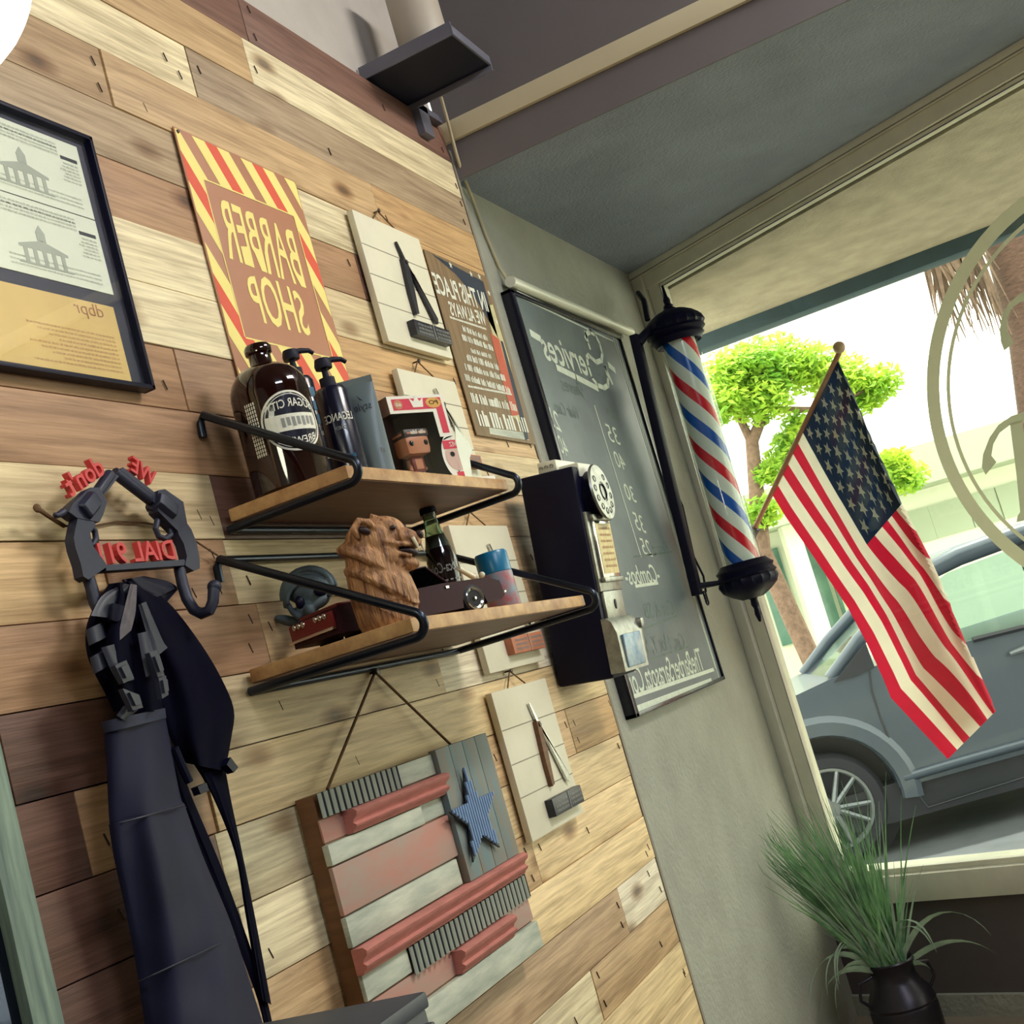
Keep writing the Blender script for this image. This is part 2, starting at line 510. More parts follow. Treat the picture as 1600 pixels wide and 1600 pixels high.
M = dict(
    plank=plank_mat(),
    stucco=mat('grey_stucco', (166, 166, 154), 0.8, var=0.1, scale=5, bump=0.55, bscale=60),
    soffit=mat('grey_textured_plaster', (140, 150, 164), 0.75, var=0.12, scale=4, bump=0.5, bscale=95),
    upper=mat('putty_paint', (188, 180, 172), 0.75, var=0.05),
    mauve=mat('taupe_paint', (106, 100, 102), 0.7, var=0.06, scale=3),
    strip=mat('cream_trim', (214, 204, 172), 0.6, var=0.06, scale=3),
    floor=mat('concrete_floor', (150, 135, 120), 0.5, var=0.1, scale=4),
    panel=mat('dark_taupe_panel', (92, 84, 84), 0.6, var=0.06),
    frame=mat('cream_window_frame', (232, 230, 212), 0.5, var=0.07, scale=9),
    frameg=mat('worn_grey_frame', (150, 148, 140), 0.6, var=0.2, scale=9),
    black=mat('navy_black_metal', (8, 9, 36), 0.45, var=0.05, spec=0.2),
    blackgloss=mat('gloss_black', (8, 8, 32), 0.22, var=0.05),
    blackmat=mat('matte_black', (8, 9, 36), 0.6, var=0.08, spec=0.3),
    iron=mat('dark_cast_iron', (40, 43, 66), 0.5, var=0.15, scale=30, metal=0.2),
    rod=mat('black_steel_rod', (52, 58, 70), 0.3, var=0.05, metal=0.85),
    red=mat('red_enamel', (205, 62, 66), 0.45, var=0.08, scale=30),
    paper=mat('white_paper', (226, 230, 212), 0.6, var=0.03),
    amber=mat('amber_paper', (222, 190, 120), 0.6, var=0.05),
    ink=mat('faded_ink', (172, 178, 166), 0.7, var=0.05),
    brownmark=mat('nail_mark', (58, 40, 34), 0.8),
    brownink=mat('brown_ink', (172, 120, 90), 0.7, var=0.05),
    darkink=mat('dark_ink', (58, 62, 66), 0.7, var=0.05),
    mat_=mat('navy_mount_board', (34, 40, 62), 0.6, var=0.08),
    pglass=glass('picture_glass', refl=0.05),
    tan=mat('sign_tan', (184, 128, 98), 0.5, var=0.06, scale=6),
    yel=mat('sign_yellow', (246, 228, 138), 0.5, var=0.03),
    ored=mat('sign_red', (226, 92, 68), 0.5, var=0.04),
    white=mat('white_wash_board', (226, 220, 196), 0.6, var=0.05, scale=8),
    groove=mat('board_groove', (150, 142, 122), 0.7),
    bedge=mat('board_edge', (140, 132, 118), 0.7),
    twine=mat('jute_twine', (120, 88, 58), 0.9, var=0.3, scale=200),
    nail=mat('nail_steel', (90, 84, 80), 0.4, metal=0.7),
    brownw=mat('brown_wood', (122, 82, 50), 0.6, var=0.2, scale=5, stretch=(1, 1, 14)),
    redblock=mat('reddish_wood', (196, 120, 86), 0.6, var=0.15, scale=30),
    razorblk=mat('razor_black', (44, 42, 52), 0.4, var=0.2, scale=60),
    steel=mat('polished_steel', (200, 200, 195), 0.2, metal=1.0, var=0.05),
    chrome=mat('chrome', (214, 214, 205), 0.14, metal=1.0, var=0.04),
    chromed=mat('worn_chrome', (168, 168, 160), 0.34, metal=0.85, var=0.25, scale=40),
    slate=mat('chalkboard_slate', (122, 134, 134), 0.42, var=0.3, scale=1.6, c2=(60, 70, 84)),
    chalk=mat('chalk', (222, 230, 214), 0.9, var=0.08, scale=60),
    chalkf=mat('faint_chalk', (124, 138, 132), 0.9, var=0.2, scale=60),
    conduit=mat('white_plastic', (228, 228, 208), 0.35, var=0.03),
    shelfw=mat('shelf_pine_shade', (120, 86, 72), 0.5, var=0.25, scale=4, stretch=(1, 8, 16), c2=(84, 58, 52)),
    shelfe=mat('shelf_edge_pine', (214, 172, 116), 0.5, var=0.3, scale=22, c2=(152, 106, 66)),
    amberg=mat('amber_glass', (40, 14, 10), 0.06, var=0.1, trans=0.35, coat=0.6),
    cokeg=mat('green_clear_glass', (196, 220, 200), 0.04, var=0.02, trans=0.92),
    cola=mat('cola_liquid', (20, 10, 14), 0.1, var=0.1, coat=0.4),
    pblue=mat('label_blue', (52, 110, 146), 0.5),
    pblack=mat('bottle_black', (10, 11, 36), 0.25, var=0.05, coat=0.2),
    tubeg=mat('grey_tube', (104, 118, 122), 0.35, var=0.05),
    lwhite=mat('label_white', (232, 230, 214), 0.5, var=0.05, scale=90),
    lgrey=mat('label_grey', (150, 152, 148), 0.6),
    card=mat('box_white', (232, 228, 214), 0.4, var=0.03),
    boxr=mat('box_red', (206, 30, 66), 0.4, var=0.03),
    boxk=mat('box_grey_interior', (20, 21, 46), 0.6, var=0.1),
    boxs=mat('box_side_tan', (128, 100, 88), 0.5, var=0.1),
    skin=mat('doll_skin', (186, 120, 84), 0.4, var=0.03),
    pskin=mat('printed_skin', (206, 172, 158), 0.5, var=0.03),
    eye=mat('doll_eye', (6, 8, 18), 0.15),
    gold=mat('printed_gold', (214, 160, 70), 0.5),
    carve=mat('carved_wood', (218, 162, 110), 0.5, var=0.35, scale=95, stretch=(1, 1, 0.12), c2=(92, 48, 32), bump=0.9, bscale=150),
    fang=mat('ivory', (236, 226, 196), 0.35),
    resin=mat('grey_resin', (96, 112, 116), 0.7, var=0.25, scale=14, c2=(48, 58, 70)),
    maroon=mat('maroon_paint', (54, 20, 32), 0.4, var=0.08, spec=0.2),
    dred=mat('dark_red_paint', (120, 30, 30), 0.4, var=0.1),
    seatd=mat('dark_interior', (40, 16, 24), 0.5),
    rubber=mat('rubber', (18, 18, 28), 0.7),
    toyglass=glass('dark_toy_glass', (70, 76, 92), refl=0.05),
    cglass=glass('bluish_glass', (210, 224, 226), refl=0.08),
    canb=mat('blue_can', (26, 122, 168), 0.3, var=0.1),
    canl=mat('can_print', (120, 160, 176), 0.4, var=0.4, scale=40, c2=(190, 80, 84)),
    apron=mat('navy_apron_cloth', (20, 22, 54), 0.65, spec=0.3, var=0.15, scale=9),
    hemc=mat('navy_hem', (38, 42, 68), 0.7, var=0.1),
    aprond=mat('black_apron_cloth', (5, 5, 27), 0.9, spec=0.1, var=0.1, scale=9),
    strap=mat('grey_webbing', (46, 48, 64), 0.5, var=0.1),
    lining=mat('grey_lining', (112, 104, 110), 0.8, var=0.2, scale=40),
    wgrey=mat('whitewashed_wood', (206, 208, 190), 0.7, var=0.2, scale=7, stretch=(1, 1, 6), c2=(152, 160, 148)),
    wred=mat('worn_red_wood', (190, 122, 108), 0.7, var=0.25, scale=5, stretch=(1, 1, 3), c2=(158, 148, 136)),
    mred=mat('red_moulding', (200, 126, 116), 0.55, var=0.15, scale=20, stretch=(1, 1, 5)),
    corr=mat('corrugated_tin', (196, 204, 188), 0.4, metal=0.3, var=0.08),
    corrd=mat('corrugated_tin_furrow_shade', (44, 52, 60), 0.5, var=0.1),
    corrb=mat('blue_tin', (134, 164, 204), 0.45, var=0.1, scale=30),
    bluew=mat('blue_stained_wood', (104, 136, 144), 0.7, var=0.25, scale=9, stretch=(8, 1, 1), c2=(138, 124, 106)),
    fblue=mat('flag_navy', (22, 38, 66), 0.8, var=0.1, tl=0.35),
    fred=mat('flag_red', (204, 26, 62), 0.8, var=0.08, tl=0.4),
    fwhite=mat('flag_white', (234, 226, 212), 0.8, var=0.05, tl=0.4),
    polew=mat('flag_pole_wood', (160, 106, 76), 0.5),
    gold2=mat('finial_gold', (170, 140, 110), 0.4),
    decal=mat('cream_vinyl', (200, 198, 168), 0.6, var=0.04, tl=0.35),
    decalt=mat('cream_vinyl_letters', (190, 192, 162), 0.6, var=0.04, tl=0.3),
    wglass=glass('window_glass', (250, 254, 248), refl=0.035),
    tubeglass=glass('pole_glass', (248, 252, 248), refl=0.09),
    carp=mat('grey_blue_car_paint', (66, 76, 90), 0.35, var=0.04, metal=0.2, coat=0.25),
    cartrim=mat('dark_trim', (24, 28, 40), 0.5),
    alloy=mat('alloy_wheel', (112, 118, 124), 0.35, metal=0.5),
    tyre=mat('tyre', (26, 28, 40), 0.8),
    leaf=mat('sunlit_leaf', (206, 226, 84), 0.6, var=0.3, scale=3, c2=(120, 176, 62), tl=0.5),
    leafd=mat('green_leaf', (84, 140, 70), 0.6, var=0.2, tl=0.4),
    bark=mat('bark', (140, 112, 96), 0.9, var=0.25, scale=20, bump=0.5),
    palm=mat('palm_trunk', (112, 84, 74), 0.9, var=0.3, scale=14, stretch=(1, 1, 5), bump=0.6),
    frond=mat('dead_frond', (128, 104, 88), 0.9, var=0.3, scale=9),
    bwall=mat('white_building', (226, 230, 210), 0.8, var=0.05, scale=2),
    bband=mat('grey_green_roof_band', (170, 182, 160), 0.8, var=0.06, scale=1),
    bwin=mat('shop_glass', (108, 150, 132), 0.1, var=0.3, scale=1.5, c2=(60, 96, 92)),
    pave=mat('pale_pavement', (214, 208, 186), 0.9, var=0.06, scale=1),
    asphalt=mat('dark_asphalt', (74, 78, 86), 0.9, var=0.15, scale=6),
    road=mat('pale_asphalt', (176, 174, 164), 0.9, var=0.1, scale=2),
    canopy=mat('cream_stucco', (176, 166, 148), 0.85, var=0.16, scale=7, bump=0.5, bscale=50),
    lip=mat('blue_grey_beam', (52, 76, 88), 0.6, var=0.15, scale=9),
    outsill=mat('white_brick_sill', (232, 226, 200), 0.8, var=0.06, scale=9),
    grass=mat('grass_blade', (150, 200, 138), 0.5, var=0.4, scale=9, c2=(56, 100, 72), tl=0.15),
    grassl=mat('pale_blade', (164, 190, 160), 0.5, var=0.25, scale=12, tl=0.1),
    pewter=mat('dark_pewter', (62, 58, 66), 0.35, metal=0.7, var=0.25, scale=9),
    weather=mat('weathered_green_grey_wood', (140, 158, 140), 0.8, var=0.35, scale=8, stretch=(14, 14, 1), c2=(92, 108, 104)),
    mirror=mat('mirror_glass', (60, 66, 86), 0.05, metal=0.9, var=0.02),
    cab=mat('charcoal_cabinet', (62, 66, 76), 0.5, var=0.1),
    lamp=mat('lamp_globe', (255, 255, 235), 0.4, emis=(255, 255, 225), estr=12.0, var=0.0),
    putty=mat('pale_cylinder', (176, 166, 152), 0.5, var=0.03),
    tray=mat('dark_metal_tray', (112, 112, 126), 0.45, var=0.06, metal=0.3),
    cable=mat('cream_cable', (196, 184, 150), 0.6),
    poster=mat('poster_brown', (142, 116, 82), 0.6, var=0.2, scale=8, stretch=(8, 1, 1)),
    posterb=mat('poster_navy', (40, 50, 70), 0.6, var=0.2, scale=14),
    posterw=mat('poster_white', (226, 226, 210), 0.6, var=0.04),
    posterr=mat('poster_red', (196, 92, 66), 0.6, var=0.1),
    posterc=mat('poster_cream', (206, 198, 150), 0.6, var=0.1),
    mustard=mat('instruction_card', (226, 206, 140), 0.5, var=0.15, scale=60),
    pblu2=mat('coin_door_reflection', (70, 128, 170), 0.4, metal=0.1, var=0.25, scale=25, c2=(190, 200, 196)),  # bluish reflection on the vault door put into its colour
)
# ------------------------------------------------------------------ room shell
Z0 = 3.07
DZ = 0.1099
b = B()
b.bx((-2, 0.03, 0), (3.25, 0.12, 3.7))
lay_t = b.bm.loops.layers.float_color.new('tint')
lay_s = b.bm.loops.layers.float_color.new('seed')
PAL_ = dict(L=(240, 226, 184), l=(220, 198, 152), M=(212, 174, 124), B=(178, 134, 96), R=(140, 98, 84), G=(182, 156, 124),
           O=(212, 168, 110), Y=(242, 212, 156), D=(112, 74, 62), W=(240, 232, 208), T=(192, 158, 120))  # Y raised: window light on the lower right boards put into the colour
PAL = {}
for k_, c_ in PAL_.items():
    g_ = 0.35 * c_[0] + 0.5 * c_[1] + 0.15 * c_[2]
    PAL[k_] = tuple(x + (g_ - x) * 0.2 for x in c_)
ROWS = [  # lower left segments darker: partly board tone, partly the corner's shade as colour
    ('R', 0.7, 'R', 2.30, 'R'), ('M', 2.268, 'L'), ('T', 1.2, 'L', 2.036, 'G'), ('T', 1.758, 'M', 2.70, 'O'),
    ('T', 1.3, 'G', 1.99, 'L', 2.74, 'O'), ('B', 1.45, 'B', 2.515, 'M', 2.51, 'D'), ('L', 1.4, 'L', 2.2, 'l'), ('M', 1.3, 'L', 2.2, 'O'),
    ('B', 1.1, 'B', 1.75, 'B', 2.5, 'M'), ('M', 1.0, 'B', 2.3, 'l'), ('B', 0.9, 'l', 1.757, 'D', 2.4, 'M'), ('M', 1.455, 'B', 1.75, 'l', 2.6, 'M'),
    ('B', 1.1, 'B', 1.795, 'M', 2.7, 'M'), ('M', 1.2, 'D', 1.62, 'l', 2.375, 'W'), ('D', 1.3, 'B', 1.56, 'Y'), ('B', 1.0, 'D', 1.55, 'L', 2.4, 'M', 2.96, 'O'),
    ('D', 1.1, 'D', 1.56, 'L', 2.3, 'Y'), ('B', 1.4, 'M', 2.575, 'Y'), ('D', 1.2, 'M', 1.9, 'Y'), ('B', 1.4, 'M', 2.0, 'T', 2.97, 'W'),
    ('M', 1.6, 'B', 2.3, 'L', 2.69, 'M'), ('D', 1.2, 'M', 2.1, 'Y'), ('M', 1.5, 'Y'), ('B', 1.8, 'M'), ('M', 1.3, 'B', 2.2, 'Y'), ('B', 1.7, 'M'), ('M', 2.0, 'Y'), ('B',)]
rd = random.Random(5)
rd2 = random.Random(8)
NAILS = []
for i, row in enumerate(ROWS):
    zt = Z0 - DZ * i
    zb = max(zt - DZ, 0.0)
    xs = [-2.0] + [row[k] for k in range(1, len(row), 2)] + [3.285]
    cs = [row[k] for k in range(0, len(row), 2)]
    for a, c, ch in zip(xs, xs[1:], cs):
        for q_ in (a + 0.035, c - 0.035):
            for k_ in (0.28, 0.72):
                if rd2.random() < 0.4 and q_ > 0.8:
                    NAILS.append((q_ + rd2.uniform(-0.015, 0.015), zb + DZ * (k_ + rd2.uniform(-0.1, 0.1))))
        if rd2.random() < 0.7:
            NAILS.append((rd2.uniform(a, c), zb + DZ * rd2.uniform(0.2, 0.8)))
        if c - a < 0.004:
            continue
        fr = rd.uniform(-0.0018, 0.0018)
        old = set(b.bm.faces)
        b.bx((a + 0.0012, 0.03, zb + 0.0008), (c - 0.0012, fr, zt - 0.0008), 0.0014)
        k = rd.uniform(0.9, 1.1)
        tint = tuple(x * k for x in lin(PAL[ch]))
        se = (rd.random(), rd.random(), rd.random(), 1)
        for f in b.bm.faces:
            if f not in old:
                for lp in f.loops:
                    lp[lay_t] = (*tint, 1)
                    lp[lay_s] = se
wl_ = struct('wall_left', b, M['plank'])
b = B()
for x_, z_ in NAILS:
    b.tube([(x_ - 0.003, -0.0012, z_ + 0.008), (x_ + 0.003, -0.0012, z_ - 0.008)], 0.0013, 5)
struct('nail_marks', b, M['brownmark'], wl_)
# upper painted wall above the boards + grey stucco wall with the chalkboard
b = B(); b.bx((-2, 0.025, 3.07), (3.3, 0.03, 3.7)); struct('wall_upper', b, M['upper'])
b = B(); b.bx((3.285, 0.02, 0), (5.25, 0.12, 3.0)); struct('wall_front', b, M['stucco'])
b = B(); b.bx((3.288, -0.001, 0), (3.302, 0.03, 3.0)); struct('trim_1', b, M['bedge'])
# bulkhead: cream strip, taupe band, textured soffit
b = B(); b.bx((3.3, 0.02, 3.02), (3.42, -4.4, 3.75)); struct('bulkhead', b, M['mauve'])
b = B(); b.bx((3.285, 0.02, 3.021), (3.42, -4.4, 3.078), 0.002); struct('trim_2', b, M['strip'])
b = B(); b.bx((3.3, 0.02, 2.912), (3.306, -4.4, 3.021)); struct('trim_3', b, M['mauve'])
b = B(); b.faces([(3.304, 0.1, 2.914), (5.0, 0.1, 2.953), (3.304, -3.46, 2.953), (3.304, 0.1, 3.1), (5.0, 0.1, 3.1), (3.304, -3.46, 3.1)],
                 [(0, 1, 2), (3, 4, 5), (0, 1, 4, 3), (1, 2, 5, 4), (2, 0, 3, 5)])
struct('soffit', b, M['soffit'])
b = B(); b.bx((-2.1, 0.12, 3.7), (3.42, -4.4, 3.8)); struct('ceiling', b, M['mauve'])
b = B(); b.bx((-2.1, 0.12, -0.1), (5.3, -4.4, 0.0)); struct('floor', b, M['floor'])
b = B(); b.bx((-2.1, 0.12, 0), (-2.0, -4.4, 3.8)); struct('wall_back', b, M['upper'])
b = B(); b.bx((-2.1, -4.4, 0), (3.42, -4.5, 3.8)); struct('wall_right', b, M['upper'])
# panel wall under the window, skirting, sill
def wbox(b, s0, s1, z0, z1, o0, o1, mi=0, bev=0.0):
    c = WP((s0 + s1) / 2, (z0 + z1) / 2, (o0 + o1) / 2)
    R = Matrix((DW, NW, V((0, 0, 1)))).transposed()
    b.box(c, (s1 - s0, o1 - o0, z1 - z0), R, bev, mi)
    return b
b = B(); wbox(b, -0.06, 4.9, 0.0, 0.41, 0.0, 0.12); struct('wall_window', b, M['panel'])
b = B(); wbox(b, -0.02, 4.9, 0.0, 0.075, -0.02, 0.0); struct('baseboard_window', b, M['stucco'])
w1 = bpy.data.objects.new('window_1', None)
COL.objects.link(w1)
w1['kind'] = 'structure'
ORG['window_1'] = V((0, 0, 0))
b = B()
wbox(b, -0.05, 0.06, 0.4, 2.96, -0.02, 0.06, 0, 0.003)
wbox(b, 0.06, 0.125, 0.48, 2.9, 0.0, 0.05, 1, 0.003)
wbox(b, -0.05, 4.9, 2.925, 2.965, -0.03, 0.06, 1, 0.004)
wbox(b, 0.06, 4.9, 2.868, 2.925, -0.01, 0.05, 0, 0.006)
wbox(b, 0.06, 4.9, 2.85, 2.868, 0.005, 0.045, 2, 0.003)
wbox(b, 4.4, 4.5, 0.4, 2.96, -0.02, 0.06, 0, 0.003)
struct('window_frame', b, [M['frame'], M['frameg'], M['lip']], w1)
b = B()
wbox(b, -0.03, 4.9, 0.405, 0.5, -0.03, 0.12, 0, 0.003)
wbox(b, 0.06, 4.9, 0.5, 0.52, 0.0, 0.1, 0, 0.002)
struct('window_sill', b, M['frame'], w1)
b = B(); wbox(b, 0.12, 4.45, 0.515, 2.86, 0.02, 0.024); struct('window_pane', b, M['wglass'], w1)
# ------------------------------------------------------------------ outside
b = B(); b.bx((4.0, -40, -0.3), (60, 40, -0.12)); struct('ground', b, M['road'])
b = B(); wbox(b, -3, 6, -0.2, -0.08, 0.13, 1.6); struct('sidewalk', b, M['pave'])
b = B(); wbox(b, -6, 9, -0.2, -0.115, 1.6, 7.5); struct('parking_lane', b, M['asphalt'])
b = B(); wbox(b, -0.5, 5, 0.3, 0.47, 0.12, 0.3, 0, 0.01); struct('outer_sill', b, M['outsill'])
b = B()
b.prism([tuple(WP(-2.2, 2.84, 0.05)), (5.98, 2.0, 2.84), (5.98, -5.5, 2.84), tuple(WP(6.1, 2.84, 0.05))], (0, 0, 0.3), 0)
struct('porch_ceiling', b, M['canopy'])
b = B(); b.bx((5.93, 1.5, 2.775), (6.05, -5.5, 3.0), 0.004); struct('porch_beam', b, M['lip'])
# ------------------------------------------------------------------ pendant globe lamp, corner tray, cable
lc = PL(-172, -64, (0, 1, 0), (0, -0.45, 0))
t = thing('pendant_lamp', 'glowing white globe lamp cut off by the top left corner of the photo', 'lamp', lc)
b = B(); b.ell(lc, (0.118, 0.118, 0.118), n=40, m=24); obj('globe', b, M['lamp'], t)
b = B(); b.lathe([(0.0, 0.16), (0.03, 0.16), (0.04, 0.112), (0.0, 0.11)], Matrix.Translation(lc), 20); obj('cap', b, M['black'], t)
b = B(); b.tube([lc + V((0, 0, 0.16)), V((lc.x, lc.y, 3.7))], 0.004, 8); obj('cord', b, M['black'], t)

t = thing('corner_shelf', 'dark metal tray shelf fixed above the top board in the ceiling corner', 'shelf', (2.98, -0.12, 3.08))
b = B(); b.bx((2.87, 0.02, 3.076), (3.10, -0.245, 3.084)); obj('tray', b, M['blackmat'], t)
b = B()
b.bx((2.866, 0.02, 3.076), (2.872, -0.25, 3.112), 0.001)
b.bx((2.866, -0.245, 3.076), (3.10, -0.251, 3.102), 0.001)
b.bx((3.095, 0.02, 3.06), (3.101, -0.25, 3.084), 0.001)
obj('lip', b, M['tray'], t)
b = B(); b.bx((3.10, 0.02, 2.99), (3.16, -0.02, 3.08)); b.bx((3.1, 0.02, 3.06), (3.25, -0.02, 3.08)); obj('bracket', b, M['tray'], t)
pc = V((2.985, -0.128, 3.084))
b = B(); b.lathe([(0, 0.0), (0.062, 0.0), (0.066, 0.006), (0.066, 0.23), (0.058, 0.24), (0, 0.24)], Matrix.Translation(pc), 40)
solo('canister', b, M['putty'], 'pale round canister standing on the dark metal tray in the ceiling corner', 'canister', pc)
b = B()
pts = [PX(688, 148, 3.2), PX(697, 180, 3.245), PX(705, 210, 3.27), PX(712, 236, 3.282), PX(722, 270, 3.31), PY(741, 318, 0.014), PY(760, 370, 0.014), PY(780, 418, 0.014), PY(794, 440, 0.0)]
b.tube(pts, 0.0045, 8)
solo('cable', b, M['cable'], 'thin cream cable hanging from the ceiling corner down to the chalkboard top', 'cable', pts[0])

# ------------------------------------------------------------------ framed licences
t = thing('picture_frame', 'thin black frame of licence papers behind glass at the left edge', 'picture frame', (1.47, 0, 2.31))
X0, X1, ZA, ZB = 1.30, 1.640, 2.098, 2.527
b = B()
for q in (((X0, -0.004, ZA), (X0 + 0.007, -0.026, ZB)), ((X1 - 0.007, -0.004, ZA), (X1, -0.026, ZB)), ((X0, -0.004, ZA), (X1, -0.026, ZA + 0.007)), ((X0, -0.004, ZB - 0.007), (X1, -0.026, ZB))):
    b.bx(q[0], q[1], 0.001)
obj('frame', b, M['black'], t)
b = B(); b.bx((X0 + 0.005, -0.004, ZA + 0.005), (X1 - 0.005, -0.012, ZB - 0.005)); obj('mount_board', b, M['mat_'], t)
b = B(); b.bx((X0 + 0.006, -0.019, ZA + 0.006), (X1 - 0.006, -0.020, ZB - 0.006)); obj('glass', b, M['pglass'], t)
def building(b, cx, z, w, h, y, mi):
    def q(a, c, d, e): b.bx((cx + a * w, y, z + c * h), (cx + d * w, y - 0.0003, z + e * h), 0, mi)
    for k in range(5):
        q(-0.42 + 0.19 * k, 0.0, -0.34 + 0.19 * k, 0.36)
    q(-0.55, -0.04, 0.55, 0.0)
    q(-0.5, 0.36, 0.5, 0.42)
    b.prism([(cx - 0.5 * w, y, z + 0.42 * h), (cx + 0.5 * w, y, z + 0.42 * h), (cx, y, z + 0.62 * h)], (0, -0.0003, 0), mi)
    q(-0.09, 0.6, 0.09, 0.8)
    b.prism([(cx - 0.1 * w, y, z + 0.8 * h), (cx + 0.1 * w, y, z + 0.8 * h), (cx, y, z + h)], (0, -0.0003, 0), mi)
zm = (2.506 + 2.255) / 2
for z0, z1 in ((zm + 0.001, 2.506), (2.255, zm - 0.001)):
    b = B(); b.bx((1.33, -0.012, z0), (1.611, -0.0135, z1)); d = obj('certificate', b, M['paper'], t)
    b = B()
    building(b, 1.475, z0 + 0.02, 0.10, 0.065, -0.0138, 0)
    b.bx((1.565, -0.0136, z1 - 0.033), (1.602, -0.0139, z1 - 0.027), 0, 1)
    for k in range(6):
        b.scrib((1.60, -0.0136, z1 - 0.041 - k * 0.006), (1.565 - 0.004 * (k % 3), -0.0136, z1 - 0.041 - k * 0.006), 0.0034, mi=0, seed=k)
    for k in range(4):
        b.scrib((1.56, -0.0136, z1 - 0.012 - k * 0.006), (1.40, -0.0136, z1 - 0.012 - k * 0.006), 0.0034, mi=1 if k == 1 else 0, seed=k + 9)
    for k in range(3):
        b.scrib((1.59, -0.0136, z0 + 0.012 + k * 0.007), (1.40, -0.0136, z0 + 0.012 + k * 0.007), 0.003, mi=0, seed=k + 19)
    obj('printing', b, [M['ink'], M['darkink']], d)
b = B(); b.bx((1.33, -0.012, 2.109), (1.602, -0.0135, 2.233)); d = obj('certificate', b, M['amber'], t, label='amber certificate sheet')
b = B()
b.text('dbpr', PY(163, 497, -0.0138), PY(117, 488, -0.0138), 0.02, off=0.0002, bold=-0.005)
for k in range(9):
    b.scrib((1.585, -0.0136, 2.178 - k * 0.007), (1.40 + 0.02 * (k % 4), -0.0136, 2.178 - k * 0.007), 0.0032, seed=k + 40, dens=0.4)
obj('printing', b, M['brownink'], d)

# ------------------------------------------------------------------ barber shop sign
t = thing('barber_shop_sign', 'tan metal sign reading BARBER SHOP with red and yellow striped border', 'sign', (2.115, 0, 2.39))
SX0, SX1, SZ0, SZ1 = 1.912, 2.317, 2.148, 2.640
b = B(); b.bx((SX0, -0.004, SZ0), (SX1, -0.0065, SZ1), 0.0006); obj('plate', b, M['tan'], t)
def clip(poly, ax, lim, keep_less):
    out = []
    for i in range(len(poly)):
        p, q = poly[i], poly[(i + 1) % len(poly)]
        pi = (p[ax] <= lim) == keep_less or p[ax] == lim
        qi = (q[ax] <= lim) == keep_less or q[ax] == lim
        if pi:
            out.append(p)
        if pi != qi:
            k = (lim - p[ax]) / (q[ax] - p[ax])
            out.append((p[0] + (q[0] - p[0]) * k, p[1] + (q[1] - p[1]) * k))
    return out
def clipr(poly, x0, x1, z0, z1):
    for ax, l, kl in ((0, x0, False), (0, x1, True), (1, z0, False), (1, z1, True)):
        poly = clip(poly, ax, l, kl)
        if len(poly) < 3:
            return []
    return poly
IX0, IX1, IZ0, IZ1 = 1.966, 2.268, 2.24, 2.549
b = B()
m = 0.003
regions = [(SX0 + m, SX1 - m, IZ1, SZ1 - m), (SX0 + m, SX1 - m, SZ0 + m, IZ0), (SX0 + m, IX0, IZ0, IZ1), (IX1, SX1 - m, IZ0, IZ1)]
pitch = 0.0385
slope = 1.55
for k in range(-30, 40):
    c = k % 4
    if c in (0,):
        continue
    mi = 0 if c in (1, 3) else 1
    x = SX0 + k * pitch + 0.012
    big = [(x, SZ1), (x + pitch, SZ1), (x + pitch + (SZ1 - SZ0) / slope, SZ0), (x + (SZ1 - SZ0) / slope, SZ0)]
    for r in regions:
        pl = clipr(big, *r)
        if len(pl) > 2:
            b.poly([(p[0], -0.0069, p[1]) for p in pl], mi)
for q in ((IX0 - 0.003, IX0, IZ0, IZ1), (IX1, IX1 + 0.003, IZ0, IZ1), (IX0, IX1, IZ1, IZ1 + 0.003), (IX0, IX1, IZ0 - 0.003, IZ0)):
    b.poly([(q[0], -0.0073, q[2]), (q[1], -0.0073, q[2]), (q[1], -0.0073, q[3]), (q[0], -0.0073, q[3])], 0)
obj('striped_border', b, [M['yel'], M['ored']], t, smooth=0)
b = B()
def arc(u, q):
    k = 1 - (2 * u - 1) ** 2
    return q * (1 - 0.26 * k) + 0.26 * k if q >= 0 else q
b.text('BARBER', PY(478, 449, -0.0065), PY(358, 402, -0.0065), 0.124, bold=0.012, warp=arc)
def arc2(u, q):
    k = 1 - (2 * u - 1) ** 2
    return q * (0.86 + 0.16 * k)
b.text('SHOP', PY(486, 524, -0.0065), PY(400, 500, -0.0065), 0.100, bold=0.012, warp=arc2)
obj('lettering', b, M['yel'], t, smooth=0)
b = B(); b.lathe([(0, 0.004), (0.003, 0.003), (0.004, 0)], Matrix.Translation((1.922, -0.0065, 2.632)) @ Matrix.Rotation(math.pi / 2, 4, 'X'), 10); obj('screw', b, M['nail'], t)

